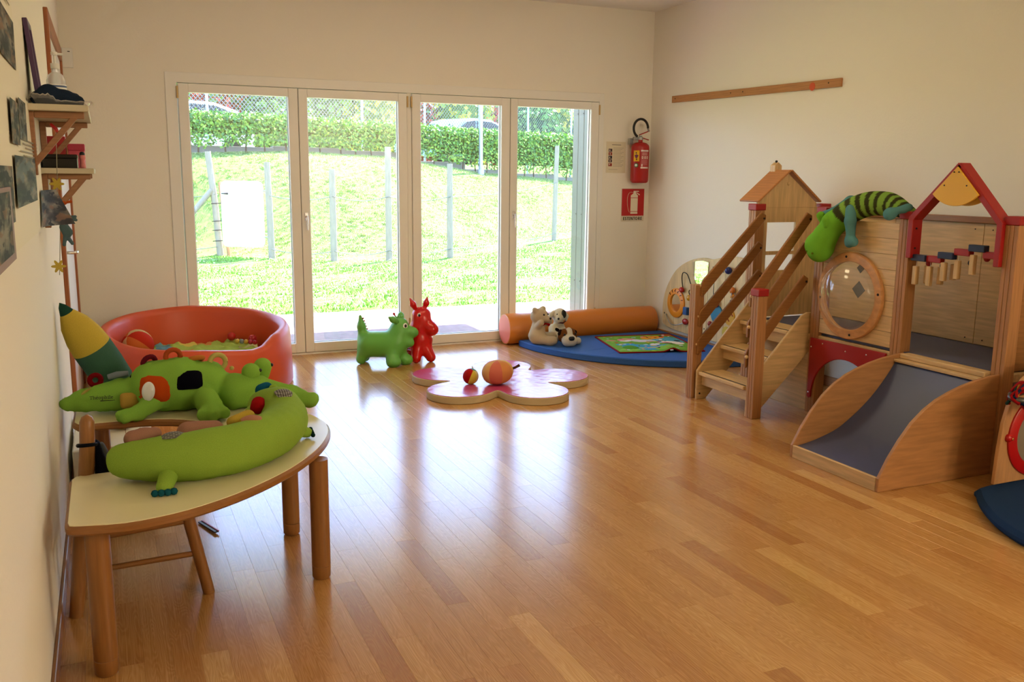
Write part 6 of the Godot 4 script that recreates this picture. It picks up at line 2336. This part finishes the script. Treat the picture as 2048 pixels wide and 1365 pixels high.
	knob(t, "red_bead", Vector3(x - 0.018, 0.44, 1.24), Vector3(0.02, 0.035, 0.035), Color(0.66, 0.08, 0.08))
	for dsc in [[1.24, 0.345, 0.082, Color(0.10, 0.45, 0.60)], [1.42, 0.345, 0.07, Color(0.82, 0.60, 0.12)], [1.38, 0.21, 0.05, Color(0.78, 0.66, 0.20)]]:
		b = MB.new()
		b.lathe([Vector2(0, 0.012), Vector2(dsc[2] - 0.004, 0.012), Vector2(dsc[2], 0.008), Vector2(dsc[2], 0.0)], 30, Transform3D(Basis(Vector3(0, 1, 0), Vector3(-1, 0, 0), Vector3(0, 0, 1)), Vector3(x + 0.002, dsc[1], dsc[0])))
		part(t, "spinning_disc", b, mat(dsc[3], 0.4))
	for q in [[1.40, 0.05], [1.44, 0.035]]:
		b = MB.new()
		var sp := []
		for i in 13:
			var a := 0.5 + i * 0.32
			sp.append(Vector3(x - 0.012, 0.345 + sin(a) * q[1], q[0] + cos(a) * q[1]))
		b.tube(sp, 0.005, 5)
		part(t, "painted_swirl", b, mat(Color(0.60, 0.22, 0.06), 0.5))
	knob(t, "red_peg", Vector3(x - 0.02, 0.255, 1.17), Vector3(0.02, 0.024, 0.024), Color(0.60, 0.12, 0.06))
	for p in [[0.42, 0.245], [1.06, 0.19], [1.15, 0.745], [1.3, 0.72]]:
		knob(t, "screw", Vector3(x + 0.001, p[1], p[0]), Vector3(0.002, 0.008, 0.008), Color(0.25, 0.22, 0.2))


# ---------------------------------------------------------------- play house with stairs and slide
func post(t: Node3D, x0: float, z0: float, h: float, cap: bool, s := 0.078):
	var b := MB.new()
	for i in 3:
		b.bb(Vector3(x0, 0.0, z0 + i * s / 3 + 0.0008), Vector3(x0 + s, h, z0 + (i + 1) * s / 3 - 0.0008), 0.002)
	var p := part(t, "post", b, M.beech_y)
	if cap:
		b = MB.new()
		b.bb(Vector3(x0 - 0.005, h + 0.0005, z0 - 0.006), Vector3(x0 + s + 0.005, h + 0.045, z0 + s + 0.006), 0.004)
		part(p, "red_cap", b, M.redwood)


func bolt_on(p: Node3D, c: Vector3, n: Vector3, r := 0.007):
	var b := MB.new()
	b.lathe([Vector2(r, 0), Vector2(r * 0.9, 0.003), Vector2(0, 0.004)], 10, Transform3D(rot_to(Vector3.UP, n), c))
	part(p, "bolt", b, M.bolt)


func play_house():
	var t := thing("play_house", "wooden climbing play house with stairs, bubble window, gable and slide", "play house", Vector3(4.5, 0, 3.4))
	var X := 4.37
	var b := MB.new()
	for z in [2.42, 3.105, 3.775, 4.45]:
		post(t, X, z, 1.288, true)
	for z in [2.42, 4.45]:
		post(t, 4.955, z, 1.288, true)
	# platform
	b = MB.new()
	b.bb(Vector3(X + 0.006, 0.47, 2.46), Vector3(5.03, 0.515, 4.49), 0.004)
	part(t, "platform", b, M.birch_z)
	b = MB.new()
	b.bb(Vector3(X + 0.03, 0.5152, 2.5), Vector3(5.0, 0.528, 4.45), 0.003)
	part(t, "platform_covering", b, M.slide, "dark blue-grey floor covering")
	# panels below
	b = MB.new()
	b.bb(Vector3(X + 0.02, 0.0, 2.50), Vector3(X + 0.036, 0.47, 3.104), 0.002)
	part(t, "stair_back_panel", b, M.birch_z)
	# red arch panel
	var o := [Vector2(3.135, 0.498), Vector2(3.765, 0.505), Vector2(3.765, 0.12), Vector2(3.735, 0.12)]
	o.append_array(arc(Vector2(3.45, 0.12), 0.285, 0.12, PI - 0.12, 24))
	o.append_array([Vector2(3.165, 0.11), Vector2(3.15, 0.10), Vector2(3.135, 0.11)])
	b = MB.new()
	b.prism(o, 0.016, facing_x(X - 0.018), 0.003)
	var ar := part(t, "red_arch_panel", b, M.redwood)
	for p in [[3.25, 0.475], [3.45, 0.46], [3.62, 0.47], [3.15, 0.14], [3.15, 0.44]]:
		b = MB.new()
		b.ell(Vector3(X - 0.019, p[1], p[0]), Vector3(0.003, 0.006, 0.006), 8)
		part(ar, "screw", b, M.chrome)
	# bubble wall of horizontal boards
	var cc := Vector2(3.437, 0.805)
	var hole := PackedVector2Array(arc(cc, 0.232, 0.0, TAU * 47.0 / 48.0, 47))
	var n := 8
	var y0 := 0.537
	var y1 := 1.262
	for i in n:
		var a := lerpf(y0, y1, float(i) / n) + 0.001
		var e := lerpf(y0, y1, float(i + 1) / n) - 0.001
		var rect := PackedVector2Array([Vector2(3.184, a), Vector2(3.772, a), Vector2(3.772, e), Vector2(3.184, e)])
		for poly in Geometry2D.clip_polygons(rect, hole):
			b = MB.new()
			b.prism(Array(poly), 0.018, facing_x(X + 0.004), 0.0015)
			part(t, "wall_board", b, M.birch_z)
	b = MB.new()
	b.lathe([Vector2(0.21, 0.0), Vector2(0.21, 0.018), Vector2(0.214, 0.022), Vector2(0.262, 0.022), Vector2(0.268, 0.016), Vector2(0.268, 0.0)], 64, Transform3D(Basis(Vector3(0, 1, 0), Vector3(-1, 0, 0), Vector3(0, 0, 1)), Vector3(X + 0.003, cc.y, cc.x)))
	var ring := part(t, "bubble_ring", b, wood(Color(0.86, 0.62, 0.38), "z", 0.4, 2.0, 4.0))
	for i in 4:
		var a := 0.15 + i * PI / 2
		bolt_on(ring, Vector3(X - 0.0195, cc.y + sin(a) * 0.24, cc.x + cos(a) * 0.24), Vector3(-1, 0, 0), 0.008)
	b = MB.new()
	var dp := []
	for i in 15:
		var a := PI / 2 * i / 14
		dp.append(Vector2(0.212 * cos(a), 0.135 * sin(a)))
	b.lathe(dp, 48, Transform3D(Basis(Vector3(0, 1, 0), Vector3(-1, 0, 0), Vector3(0, 0, 1)), Vector3(X - 0.014, cc.y, cc.x)))
	var gl := mat(Color(1, 1, 1, 0.10), 0.03)
	gl.transparency = BaseMaterial3D.TRANSPARENCY_ALPHA
	part(ring, "clear_dome", b, gl, "clear domed bubble window")
	# back wall panels and top rail
	for z in [[2.50, 3.139], [3.141, 3.814], [3.816, 4.445]]:
		b = MB.new()
		b.bb(Vector3(5.005, 0.53, z[0]), Vector3(5.02, 1.255, z[1]), 0.002)
		var bp := part(t, "back_panel", b, M.birch_z)
		for k in [[0.06, 1.22], [-0.06, 1.22], [0.06, 0.56], [-0.06, 0.56]]:
			bolt_on(bp, Vector3(5.0048, k[1], (z[0] if k[0] > 0.0 else z[1]) + k[0]), Vector3(-1, 0, 0), 0.004)
	b = MB.new()
	b.bb(Vector3(4.985, 1.256, 2.50), Vector3(5.025, 1.295, 4.45), 0.003)
	part(t, "top_rail", b, M.brown_z)
	for p in [[0.75, 2.86, 0.06], [0.90, 2.865, 0.035]]:
		b = MB.new()
		b.prism([Vector2(p[1] - p[2], p[0]), Vector2(p[1], p[0] - p[2]), Vector2(p[1] + p[2], p[0]), Vector2(p[1], p[0] + p[2])], 0.002, facing_x(5.002), 0.0)
		part(t, "dark_diamond", b, M.flat_dark)  # thin dark diamond plate laid on the panel, not cut through
	# right end panel
	b = MB.new()
	b.bb(Vector3(4.449, 0.53, 4.475), Vector3(4.954, 1.255, 4.49), 0.002)
	part(t, "end_panel", b, M.brown_x)
	# tower side: panel with a two-light window, gable and little roof
	var wl := 4.50
	var wr := 4.752
	b = MB.new()
	var za := 2.448
	var zb := 2.466
	b.bb(Vector3(4.449, 0.529, za), Vector3(wl, 1.31, zb), 0.001)
	b.bb(Vector3(wr, 0.529, za), Vector3(4.954, 1.31, zb), 0.001)
	b.bb(Vector3(wl, 1.202, za), Vector3(wr, 1.31, zb), 0.001)
	b.bb(Vector3(wl, 0.529, za), Vector3(wr, 0.86, zb), 0.001)
	b.bb(Vector3(wl, 0.972, za), Vector3(wr, 0.998, zb), 0.001)
	part(t, "window_panel", b, M.birch_y)
	b = MB.new()
	b.prism([Vector2(4.405, 1.305), Vector2(4.93, 1.305), Vector2(4.93, 1.335), Vector2(4.66, 1.545), Vector2(4.405, 1.345)], 0.018, facing_z(2.452), 0.002)
	var gb := part(t, "tower_gable", b, M.birch_y)
	b = MB.new()
	b.ell(Vector3(4.665, 1.475, 2.472), Vector3(0.014, 0.014, 0.004), 10)
	part(gb, "peg", b, M.birch_x)
	for s in [[Vector3(4.655, 1.566, 0), Vector3(4.385, 1.348, 0)], [Vector3(4.665, 1.566, 0), Vector3(4.945, 1.346, 0)]]:
		b = MB.new()
		b.bar(s[0] + Vector3(0, 0, 2.395), s[1] + Vector3(0, 0, 2.395), 0.21, 0.014, Vector3(0, 0, 1), 0.003)
		part(t, "roof_slab", b, wood(Color(0.78, 0.52, 0.29), "z", 0.5))
	b = MB.new()
	b.prism([Vector2(4.632, 1.54), Vector2(4.692, 1.54), Vector2(4.692, 1.60), Vector2(4.662, 1.622), Vector2(4.632, 1.60)], 0.055, facing_z(2.30), 0.002)
	var ch := part(t, "chimney", b, M.birch_y)
	part(ch, "black_knob", ball(Vector3(4.662, 1.628, 2.328), 0.01, 8), M.black)
	stairs(t)
	gable_bay(t)
	slide(t)
	lizard()
	# toys in the dark under the platform
	single("purple_toy_ball", ball(Vector3(4.72, 0.065, 3.30), 0.062), mat(Color(0.34, 0.05, 0.16), 0.4), "dark pink ball under the play house platform", "ball")
	single("yellow_toy_ball", ball(Vector3(4.60, 0.05, 3.42), 0.048), mat(Color(0.55, 0.42, 0.10), 0.5), "yellow ball under the play house platform", "ball")


func stairs(t: Node3D):
	post(t, 3.868, 2.468, 0.79, false, 0.072)
	post(t, 3.90, 3.09, 0.785, true, 0.07)
	var b := MB.new()
	b.prism([Vector2(3.885, 0.0), Vector2(3.885, 0.20), Vector2(3.90, 0.222), Vector2(4.29, 0.66), Vector2(4.33, 0.68), Vector2(4.41, 0.675), Vector2(4.41, 0.44), Vector2(4.36, 0.43), Vector2(3.975, 0.01), Vector2(3.965, 0.0)], 0.02, facing_z(2.556), 0.004)
	var s1 := part(t, "stringer", b, M.birch_x)
	bolt_on(s1, Vector3(3.93, 0.12, 2.577), Vector3(0, 0, 1), 0.007)
	bolt_on(s1, Vector3(3.91, 0.04, 2.577), Vector3(0, 0, 1), 0.007)
	bolt_on(s1, Vector3(4.35, 0.63, 2.577), Vector3(0, 0, 1), 0.007)
	b = MB.new()
	b.prism([Vector2(3.912, 0.0), Vector2(3.912, 0.20), Vector2(3.926, 0.22), Vector2(4.32, 0.635), Vector2(4.36, 0.652), Vector2(4.40, 0.65), Vector2(4.40, 0.40), Vector2(3.985, 0.0)], 0.02, facing_z(3.066), 0.004)
	part(t, "stringer", b, M.birch_x)
	var steps := [[3.893, 0.195], [4.062, 0.371], [4.218, 0.535]]
	for s in steps:
		b = MB.new()
		b.bb(Vector3(s[0], s[1] - 0.024, 2.577), Vector3(s[0] + 0.20, s[1], 3.065), 0.004)
		var tr := part(t, "tread", b, M.birch_z)
		b = MB.new()
		b.bb(Vector3(s[0] + 0.022, s[1] - 0.0002, 2.582), Vector3(s[0] + 0.034, s[1] + 0.0012, 3.06), 0.0)
		part(tr, "grip_strip", b, M.black)
		b = MB.new()
		b.bb(Vector3(s[0] + 0.03, s[1] - 0.095, 2.577), Vector3(s[0] + 0.045, s[1] - 0.025, 3.065), 0.002)
		part(t, "riser", b, M.birch_z)
	# handrails
	for r in [[3.905, 0.722, 4.40, 1.215], [3.897, 0.512, 4.385, 1.012], [3.892, 0.318, 4.395, 0.815]]:
		rail(t, r, 2.548)
	for r in [[3.906, 0.718, 4.345, 1.235], [3.896, 0.522, 4.335, 1.045], [3.89, 0.330, 4.345, 0.835]]:
		rail(t, r, 3.068)


func rail(t: Node3D, r: Array, z: float):
	var b := MB.new()
	var d := Vector2(r[2] - r[0], r[3] - r[1]).normalized()
	var up := Vector2(-d.y, d.x)
	var w := 0.062
	var a := Vector2(r[0], r[1])
	var e := Vector2(r[2], r[3])
	b.prism([a + Vector2(0, -0.005), a + Vector2(0.014, -0.012), e + d * 0.02 - up * 0.0, e + d * 0.04 + up * 0.02, e + d * 0.03 + up * w, a + Vector2(0.012, 0.104), a + Vector2(0, 0.082)], 0.02, facing_z(z - 0.01), 0.004)
	var p := part(t, "handrail", b, M.brown_x)
	b = MB.new()
	b.ell(Vector3(a.x + 0.004, a.y + 0.06, z + (-0.012 if z < 2.8 else 0.012)), Vector3(0.012, 0.012, 0.014), 10)
	part(p, "spacer_peg", b, M.birch_x)
	bolt_on(p, Vector3(e.x - 0.005, e.y + 0.02, z + 0.0105), Vector3(0, 0, 1), 0.008)


func gable_bay(t: Node3D):
	var X := 4.345
	var dep := 0.075
	var bars := [[Vector2(3.873, 1.075), Vector2(3.873, 1.30)], [Vector2(4.435, 1.075), Vector2(4.435, 1.30)], [Vector2(3.866, 1.287), Vector2(4.166, 1.588)], [Vector2(4.445, 1.283), Vector2(4.154, 1.588)]]
	for k in bars.size():
		var s = bars[k]
		var b := MB.new()
		b.bar(Vector3(X + dep / 2 + (0.0002 if k > 1 else 0.0), s[0].y, s[0].x), Vector3(X + dep / 2 + (0.0002 if k > 1 else 0.0), s[1].y, s[1].x), dep, 0.034, Vector3(1, 0, 0), 0.003)
		var p := part(t, "red_gable_bar", b, M.redwood)
		if k < 2:
			for y in [1.13, 1.24]:
				bolt_on(p, Vector3(X + 0.03, y, s[0].x + (0.018 if k == 0 else -0.018)), Vector3(0, 0, 1 if k == 0 else -1), 0.006)
	for x in [X - 0.012, X + dep]:
		var o := [Vector2(4.16, 1.578)]
		o.append_array(arc(Vector2(4.16, 1.578), 0.205, -PI * 0.75, -PI * 0.25, 18))
		var b := MB.new()
		b.prism(o, 0.012, facing_x(x), 0.002)
		var q := part(t, "yellow_sun_board", b, M.yellow, "yellow quarter-round board")
		if x < X:
			for p in [[4.09, 1.48], [4.23, 1.48], [4.145, 1.55], [4.175, 1.55]]:
				bolt_on(q, Vector3(x - 0.0005, p[1], p[0]), Vector3(-1, 0, 0), 0.004)
	# clacking blocks on a rod and hanging chime sticks
	var blocks := [[3.926, 1.078, 0], [4.02, 1.078, 1], [4.105, 1.105, 0], [4.198, 1.130, 1], [4.296, 1.158, 0], [4.377, 1.127, 1]]
	var b2 := MB.new()
	var rp := []
	for q in blocks:
		rp.append(Vector3(4.40, q[1], q[0]))
	rp.push_front(Vector3(4.40, 1.085, 3.875))
	rp.push_back(Vector3(4.40, 1.12, 4.435))
	b2.tube(rp, 0.006, 6)
	part(t, "chime_rod", b2, M.bolt)
	for i in blocks.size():
		var q = blocks[i]
		var b := MB.new()
		b.box(Vector3(4.385 + 0.012 * (i % 2), q[1], q[0]), Vector3(0.04, 0.036, 0.098), 0.003)
		part(t, "chime_block", b, M.redwood if q[2] == 1 else M.bluewood)
	var sticks := [[3.90, 0.926, 1.03, 4.39], [3.945, 0.934, 1.034, 4.43], [3.995, 0.926, 1.036, 4.39], [4.035, 0.938, 1.036, 4.43], [4.092, 0.965, 1.067, 4.385], [4.118, 0.972, 1.058, 4.43], [4.178, 0.984, 1.085, 4.385], [4.272, 1.018, 1.123, 4.385]]
	for s in sticks:
		var b := MB.new()
		b.bb(Vector3(s[3] - 0.014, s[1], s[0] - 0.016), Vector3(s[3] + 0.014, s[2], s[0] + 0.012), 0.003)
		var p := part(t, "chime_stick", b, M.birch_y)
		b = MB.new()
		b.tube([Vector3(s[3], s[2], s[0]), Vector3(s[3], s[2] + 0.05, s[0])], 0.0015, 4)
		part(p, "cord", b, M.white)
	for q in [[3.952, 1.048, 0], [4.048, 1.044, 1], [4.14, 1.06, 0], [4.225, 1.075, 1], [4.32, 1.105, 0]]:
		var b := MB.new()
		b.ell(Vector3(4.425, q[1], q[0]), Vector3.ONE * 0.017, 10)
		part(t, "chime_ball", b, M.redwood if q[2] == 0 else M.bluewood)


func slide(t: Node3D):
	var side := [Vector2(3.594, 0.0), Vector2(3.594, 0.068), Vector2(3.604, 0.085), Vector2(3.65, 0.165), Vector2(3.712, 0.25), Vector2(3.785, 0.332), Vector2(3.862, 0.392), Vector2(3.94, 0.435), Vector2(4.022, 0.466), Vector2(4.11, 0.492), Vector2(4.2, 0.511), Vector2(4.30, 0.525), Vector2(4.368, 0.53), Vector2(4.368, 0.0)]
	for z in [3.872, 4.49]:
		var b := MB.new()
		b.prism(side, 0.02, facing_z(z), 0.003)
		part(t, "slide_side", b, wood(Color(0.74, 0.52, 0.32), "x", 0.45, 0.6, 5.0))
	var c := spline([Vector2(3.612, 0.062), Vector2(3.70, 0.075), Vector2(3.777, 0.092), Vector2(3.909, 0.136), Vector2(4.047, 0.223), Vector2(4.153, 0.312), Vector2(4.244, 0.412), Vector2(4.299, 0.486)], 4)
	var under := []
	for p in c:
		under.push_front(p + Vector2(0.004, -0.014))
	var o := c.duplicate()
	o.append_array(under)
	var b := MB.new()
	b.prism(o, 0.594, facing_z(3.894), 0.0, true)
	part(t, "slide_surface", b, M.slide, "dark blue-grey slide surface")
	b = MB.new()
	b.bb(Vector3(3.594, 0.0, 3.8925), Vector3(3.612, 0.07, 4.4895), 0.002)
	part(t, "slide_toe_board", b, M.birch_z)
	b = MB.new()
	b.bb(Vector3(4.285, 0.487, 3.8925), Vector3(4.37, 0.503, 4.4895), 0.002)
	part(t, "slide_head_board", b, M.birch_z)
	b = MB.new()
	b.bb(Vector3(4.33, 0.504, 3.8925), Vector3(4.40, 0.53, 4.4495), 0.003)
	part(t, "slide_lip", b, M.birch_z)


func lizard():
	var t := thing("lizard_plush", "green plush lizard with dark stripes and teal legs draped over the play house", "plush toy", Vector3(4.37, 1.29, 3.4))
	var g := Color(0.48, 0.74, 0.22).srgb_to_linear()
	var d := Color(0.26, 0.27, 0.16).srgb_to_linear()
	var lg := Color(0.56, 0.72, 0.30).srgb_to_linear()
	var bones := [
		[Vector3(4.285, 1.105, 3.245), Vector3(4.285, 1.16, 3.28), 0.088, 0.075, g],
		[Vector3(4.285, 1.10, 3.23), Vector3(4.28, 1.075, 3.245), 0.085, 0.078, g],
		[Vector3(4.285, 1.16, 3.28), Vector3(4.31, 1.245, 3.325), 0.072, 0.072, g],
		[Vector3(4.31, 1.245, 3.325), Vector3(4.335, 1.275, 3.36), 0.075, 0.072, g]]
	var sp := spline([Vector3(4.335, 1.285, 3.365), Vector3(4.37, 1.335, 3.43), Vector3(4.40, 1.365, 3.51), Vector3(4.42, 1.368, 3.60), Vector3(4.42, 1.358, 3.68), Vector3(4.41, 1.335, 3.76), Vector3(4.40, 1.315, 3.83), Vector3(4.39, 1.305, 3.86)], 3)
	for i in sp.size() - 1:
		var r0 := lerpf(0.072, 0.066, i / 10.0) if i < 10 else lerpf(0.066, 0.015, (i - 10) / 11.0)
		var r1 := lerpf(0.072, 0.066, (i + 1) / 10.0) if i + 1 < 10 else lerpf(0.066, 0.015, (i - 9) / 11.0)
		bones.append([sp[i], sp[i + 1], r0, r1, lg if i % 2 == 1 else d])
	var pm := cloth(Color.WHITE, 1.0, 18, 1.0)
	pm.vertex_color_use_as_albedo = true
	part(t, "body", blob(bones, 0.0085, 0.014), pm)
	var gm := cloth(Color(0.48, 0.74, 0.22), 1.0, 18, 1.0)
	part(t, "ear", blob([[Vector3(4.28, 1.25, 3.26), Vector3(4.27, 1.285, 3.245), 0.022, 0.026]], 0.006, 0.01), gm)
	part(t, "ear", blob([[Vector3(4.245, 1.23, 3.33), Vector3(4.24, 1.262, 3.325), 0.022, 0.026]], 0.006, 0.01), gm)
	part(t, "nostril", ball(Vector3(4.20, 1.055, 3.27), 0.007, 8), cloth(Color(0.46, 0.52, 0.14)))
	part(t, "nostril", ball(Vector3(4.21, 1.065, 3.215), 0.007, 8), cloth(Color(0.20, 0.34, 0.08)))
	var teal := cloth(Color(0.38, 0.60, 0.60), 1.0, 18, 1.0)
	part(t, "leg", blob([[Vector3(4.31, 1.33, 3.45), Vector3(4.295, 1.26, 3.47), 0.03, 0.034], [Vector3(4.295, 1.26, 3.47), Vector3(4.30, 1.18, 3.475), 0.034, 0.026], [Vector3(4.30, 1.15, 3.475), Vector3(4.30, 1.14, 3.50), 0.032, 0.03], [Vector3(4.30, 1.15, 3.475), Vector3(4.30, 1.13, 3.47), 0.03, 0.028]], 0.007, 0.012), teal, "teal front leg")
	part(t, "leg", blob([[Vector3(4.42, 1.375, 3.42), Vector3(4.40, 1.375, 3.35), 0.03, 0.034], [Vector3(4.40, 1.375, 3.35), Vector3(4.35, 1.31, 3.27), 0.032, 0.026], [Vector3(4.35, 1.31, 3.27), Vector3(4.31, 1.275, 3.22), 0.026, 0.034]], 0.007, 0.012), teal, "teal front leg")
	part(t, "leg", blob([[Vector3(4.38, 1.35, 3.815), Vector3(4.33, 1.335, 3.785), 0.027, 0.02], [Vector3(4.305, 1.318, 3.765), Vector3(4.30, 1.315, 3.762), 0.036, 0.036]], 0.007, 0.012), teal, "teal hind leg")


# ---------------------------------------------------------------- board at the right edge
func right_board():
	var t := thing("rocker_board", "wooden play board with a red ring and blue carpeted foot at the right edge", "play board", Vector3(4.5, 0, 4.9))
	var o := [Vector2(4.075, 0.06), Vector2(4.08, 0.20), Vector2(4.095, 0.36), Vector2(4.13, 0.48), Vector2(4.20, 0.57), Vector2(4.30, 0.64), Vector2(4.45, 0.69), Vector2(4.6, 0.69), Vector2(4.8, 0.62), Vector2(4.92, 0.48), Vector2(4.96, 0.3), Vector2(4.96, 0.06)]
	var b := MB.new()
	b.prism(o, 0.022, facing_z(4.745), 0.003)
	part(t, "board", b, wood(Color(0.80, 0.58, 0.37), "y", 0.45, 0.6, 4.0))
	b = MB.new()
	var xf := Transform3D(rot_to(Vector3.UP, Vector3(0, 0, 1)), Vector3(4.335, 0.285, 4.767))
	b.lathe([Vector2(0.15, 0.0), Vector2(0.15, 0.012), Vector2(0.20, 0.012), Vector2(0.205, 0.008), Vector2(0.205, 0.0)], 48, xf)
	var rg := part(t, "red_ring", b, M.red)
	part(rg, "ring_lug", ball(Vector3(4.13, 0.29, 4.772), 0.02, 10), M.red)
	b = MB.new()
	b.ell(Vector3(4.15, 0.285, 4.782), Vector3(0.007, 0.007, 0.004), 10)
	part(rg, "brass_screw", b, mat(Color(0.70, 0.55, 0.25), 0.3, 0.5, 0.8))
	b = MB.new()
	b.lathe([Vector2(0.0, 0.004), Vector2(0.152, 0.004)], 40, xf)
	part(rg, "disc", b, mat(Color(0.52, 0.46, 0.38), 0.5))
	# carpeted foot
	var p := ring_spline([Vector2(4.02, 4.74), Vector2(3.93, 4.79), Vector2(3.80, 4.93), Vector2(3.69, 5.10), Vector2(3.63, 5.30), Vector2(3.66, 5.60), Vector2(3.9, 5.85), Vector2(4.5, 5.9), Vector2(4.95, 5.8), Vector2(5.0, 5.3), Vector2(4.98, 4.74), Vector2(4.5, 4.72)], 5)
	b = MB.new()
	b.prism(p, 0.055, flat(0.001), 0.02, true)
	part(t, "carpet_foot", b, cloth(Color(0.15, 0.25, 0.40), 1.0, 26, 1.5), "dark blue carpet")
	# grey tube handle and coloured cords
	b = MB.new()
	b.tube([Vector3(4.60, 0.475, 4.80), Vector3(4.30, 0.487, 4.86), Vector3(4.10, 0.497, 4.88), Vector3(4.045, 0.505, 4.86), Vector3(4.04, 0.512, 4.83), Vector3(4.08, 0.515, 4.80), Vector3(4.2, 0.51, 4.766)], [0.015, 0.015, 0.016, 0.016, 0.016, 0.016, 0.015], 12)
	part(t, "tube_handle", b, mat(Color(0.34, 0.34, 0.33), 0.35, 0.5, 0.7), "bent grey metal tube")
	var cc := [Color(0.62, 0.05, 0.06), Color(0.06, 0.12, 0.24), Color(0.62, 0.06, 0.06), Color(0.75, 0.52, 0.12), Color(0.10, 0.24, 0.24), Color(0.60, 0.08, 0.10)]
	for i in 9:
		var a := i * 0.7
		var s := Vector3(4.09 + 0.012 * i, 0.525 + 0.008 * sin(a * 2.0), 4.82 + 0.015 * cos(a))
		b = MB.new()
		b.tube(spline([s + Vector3(0.05, 0.02, -0.02), s + Vector3(0.0, 0.035, 0.02 * cos(a)), s + Vector3(-0.055 - 0.01 * (i % 3), -0.005 - 0.01 * (i % 2), 0.035 * sin(a)), s + Vector3(-0.05 + 0.03 * (i % 4), -0.035 - 0.02 * (i % 3), 0.05 * sin(a + 1.0))], 4), 0.008, 7)
		part(t, "cord", b, cloth(cc[i % 6], 0.6))
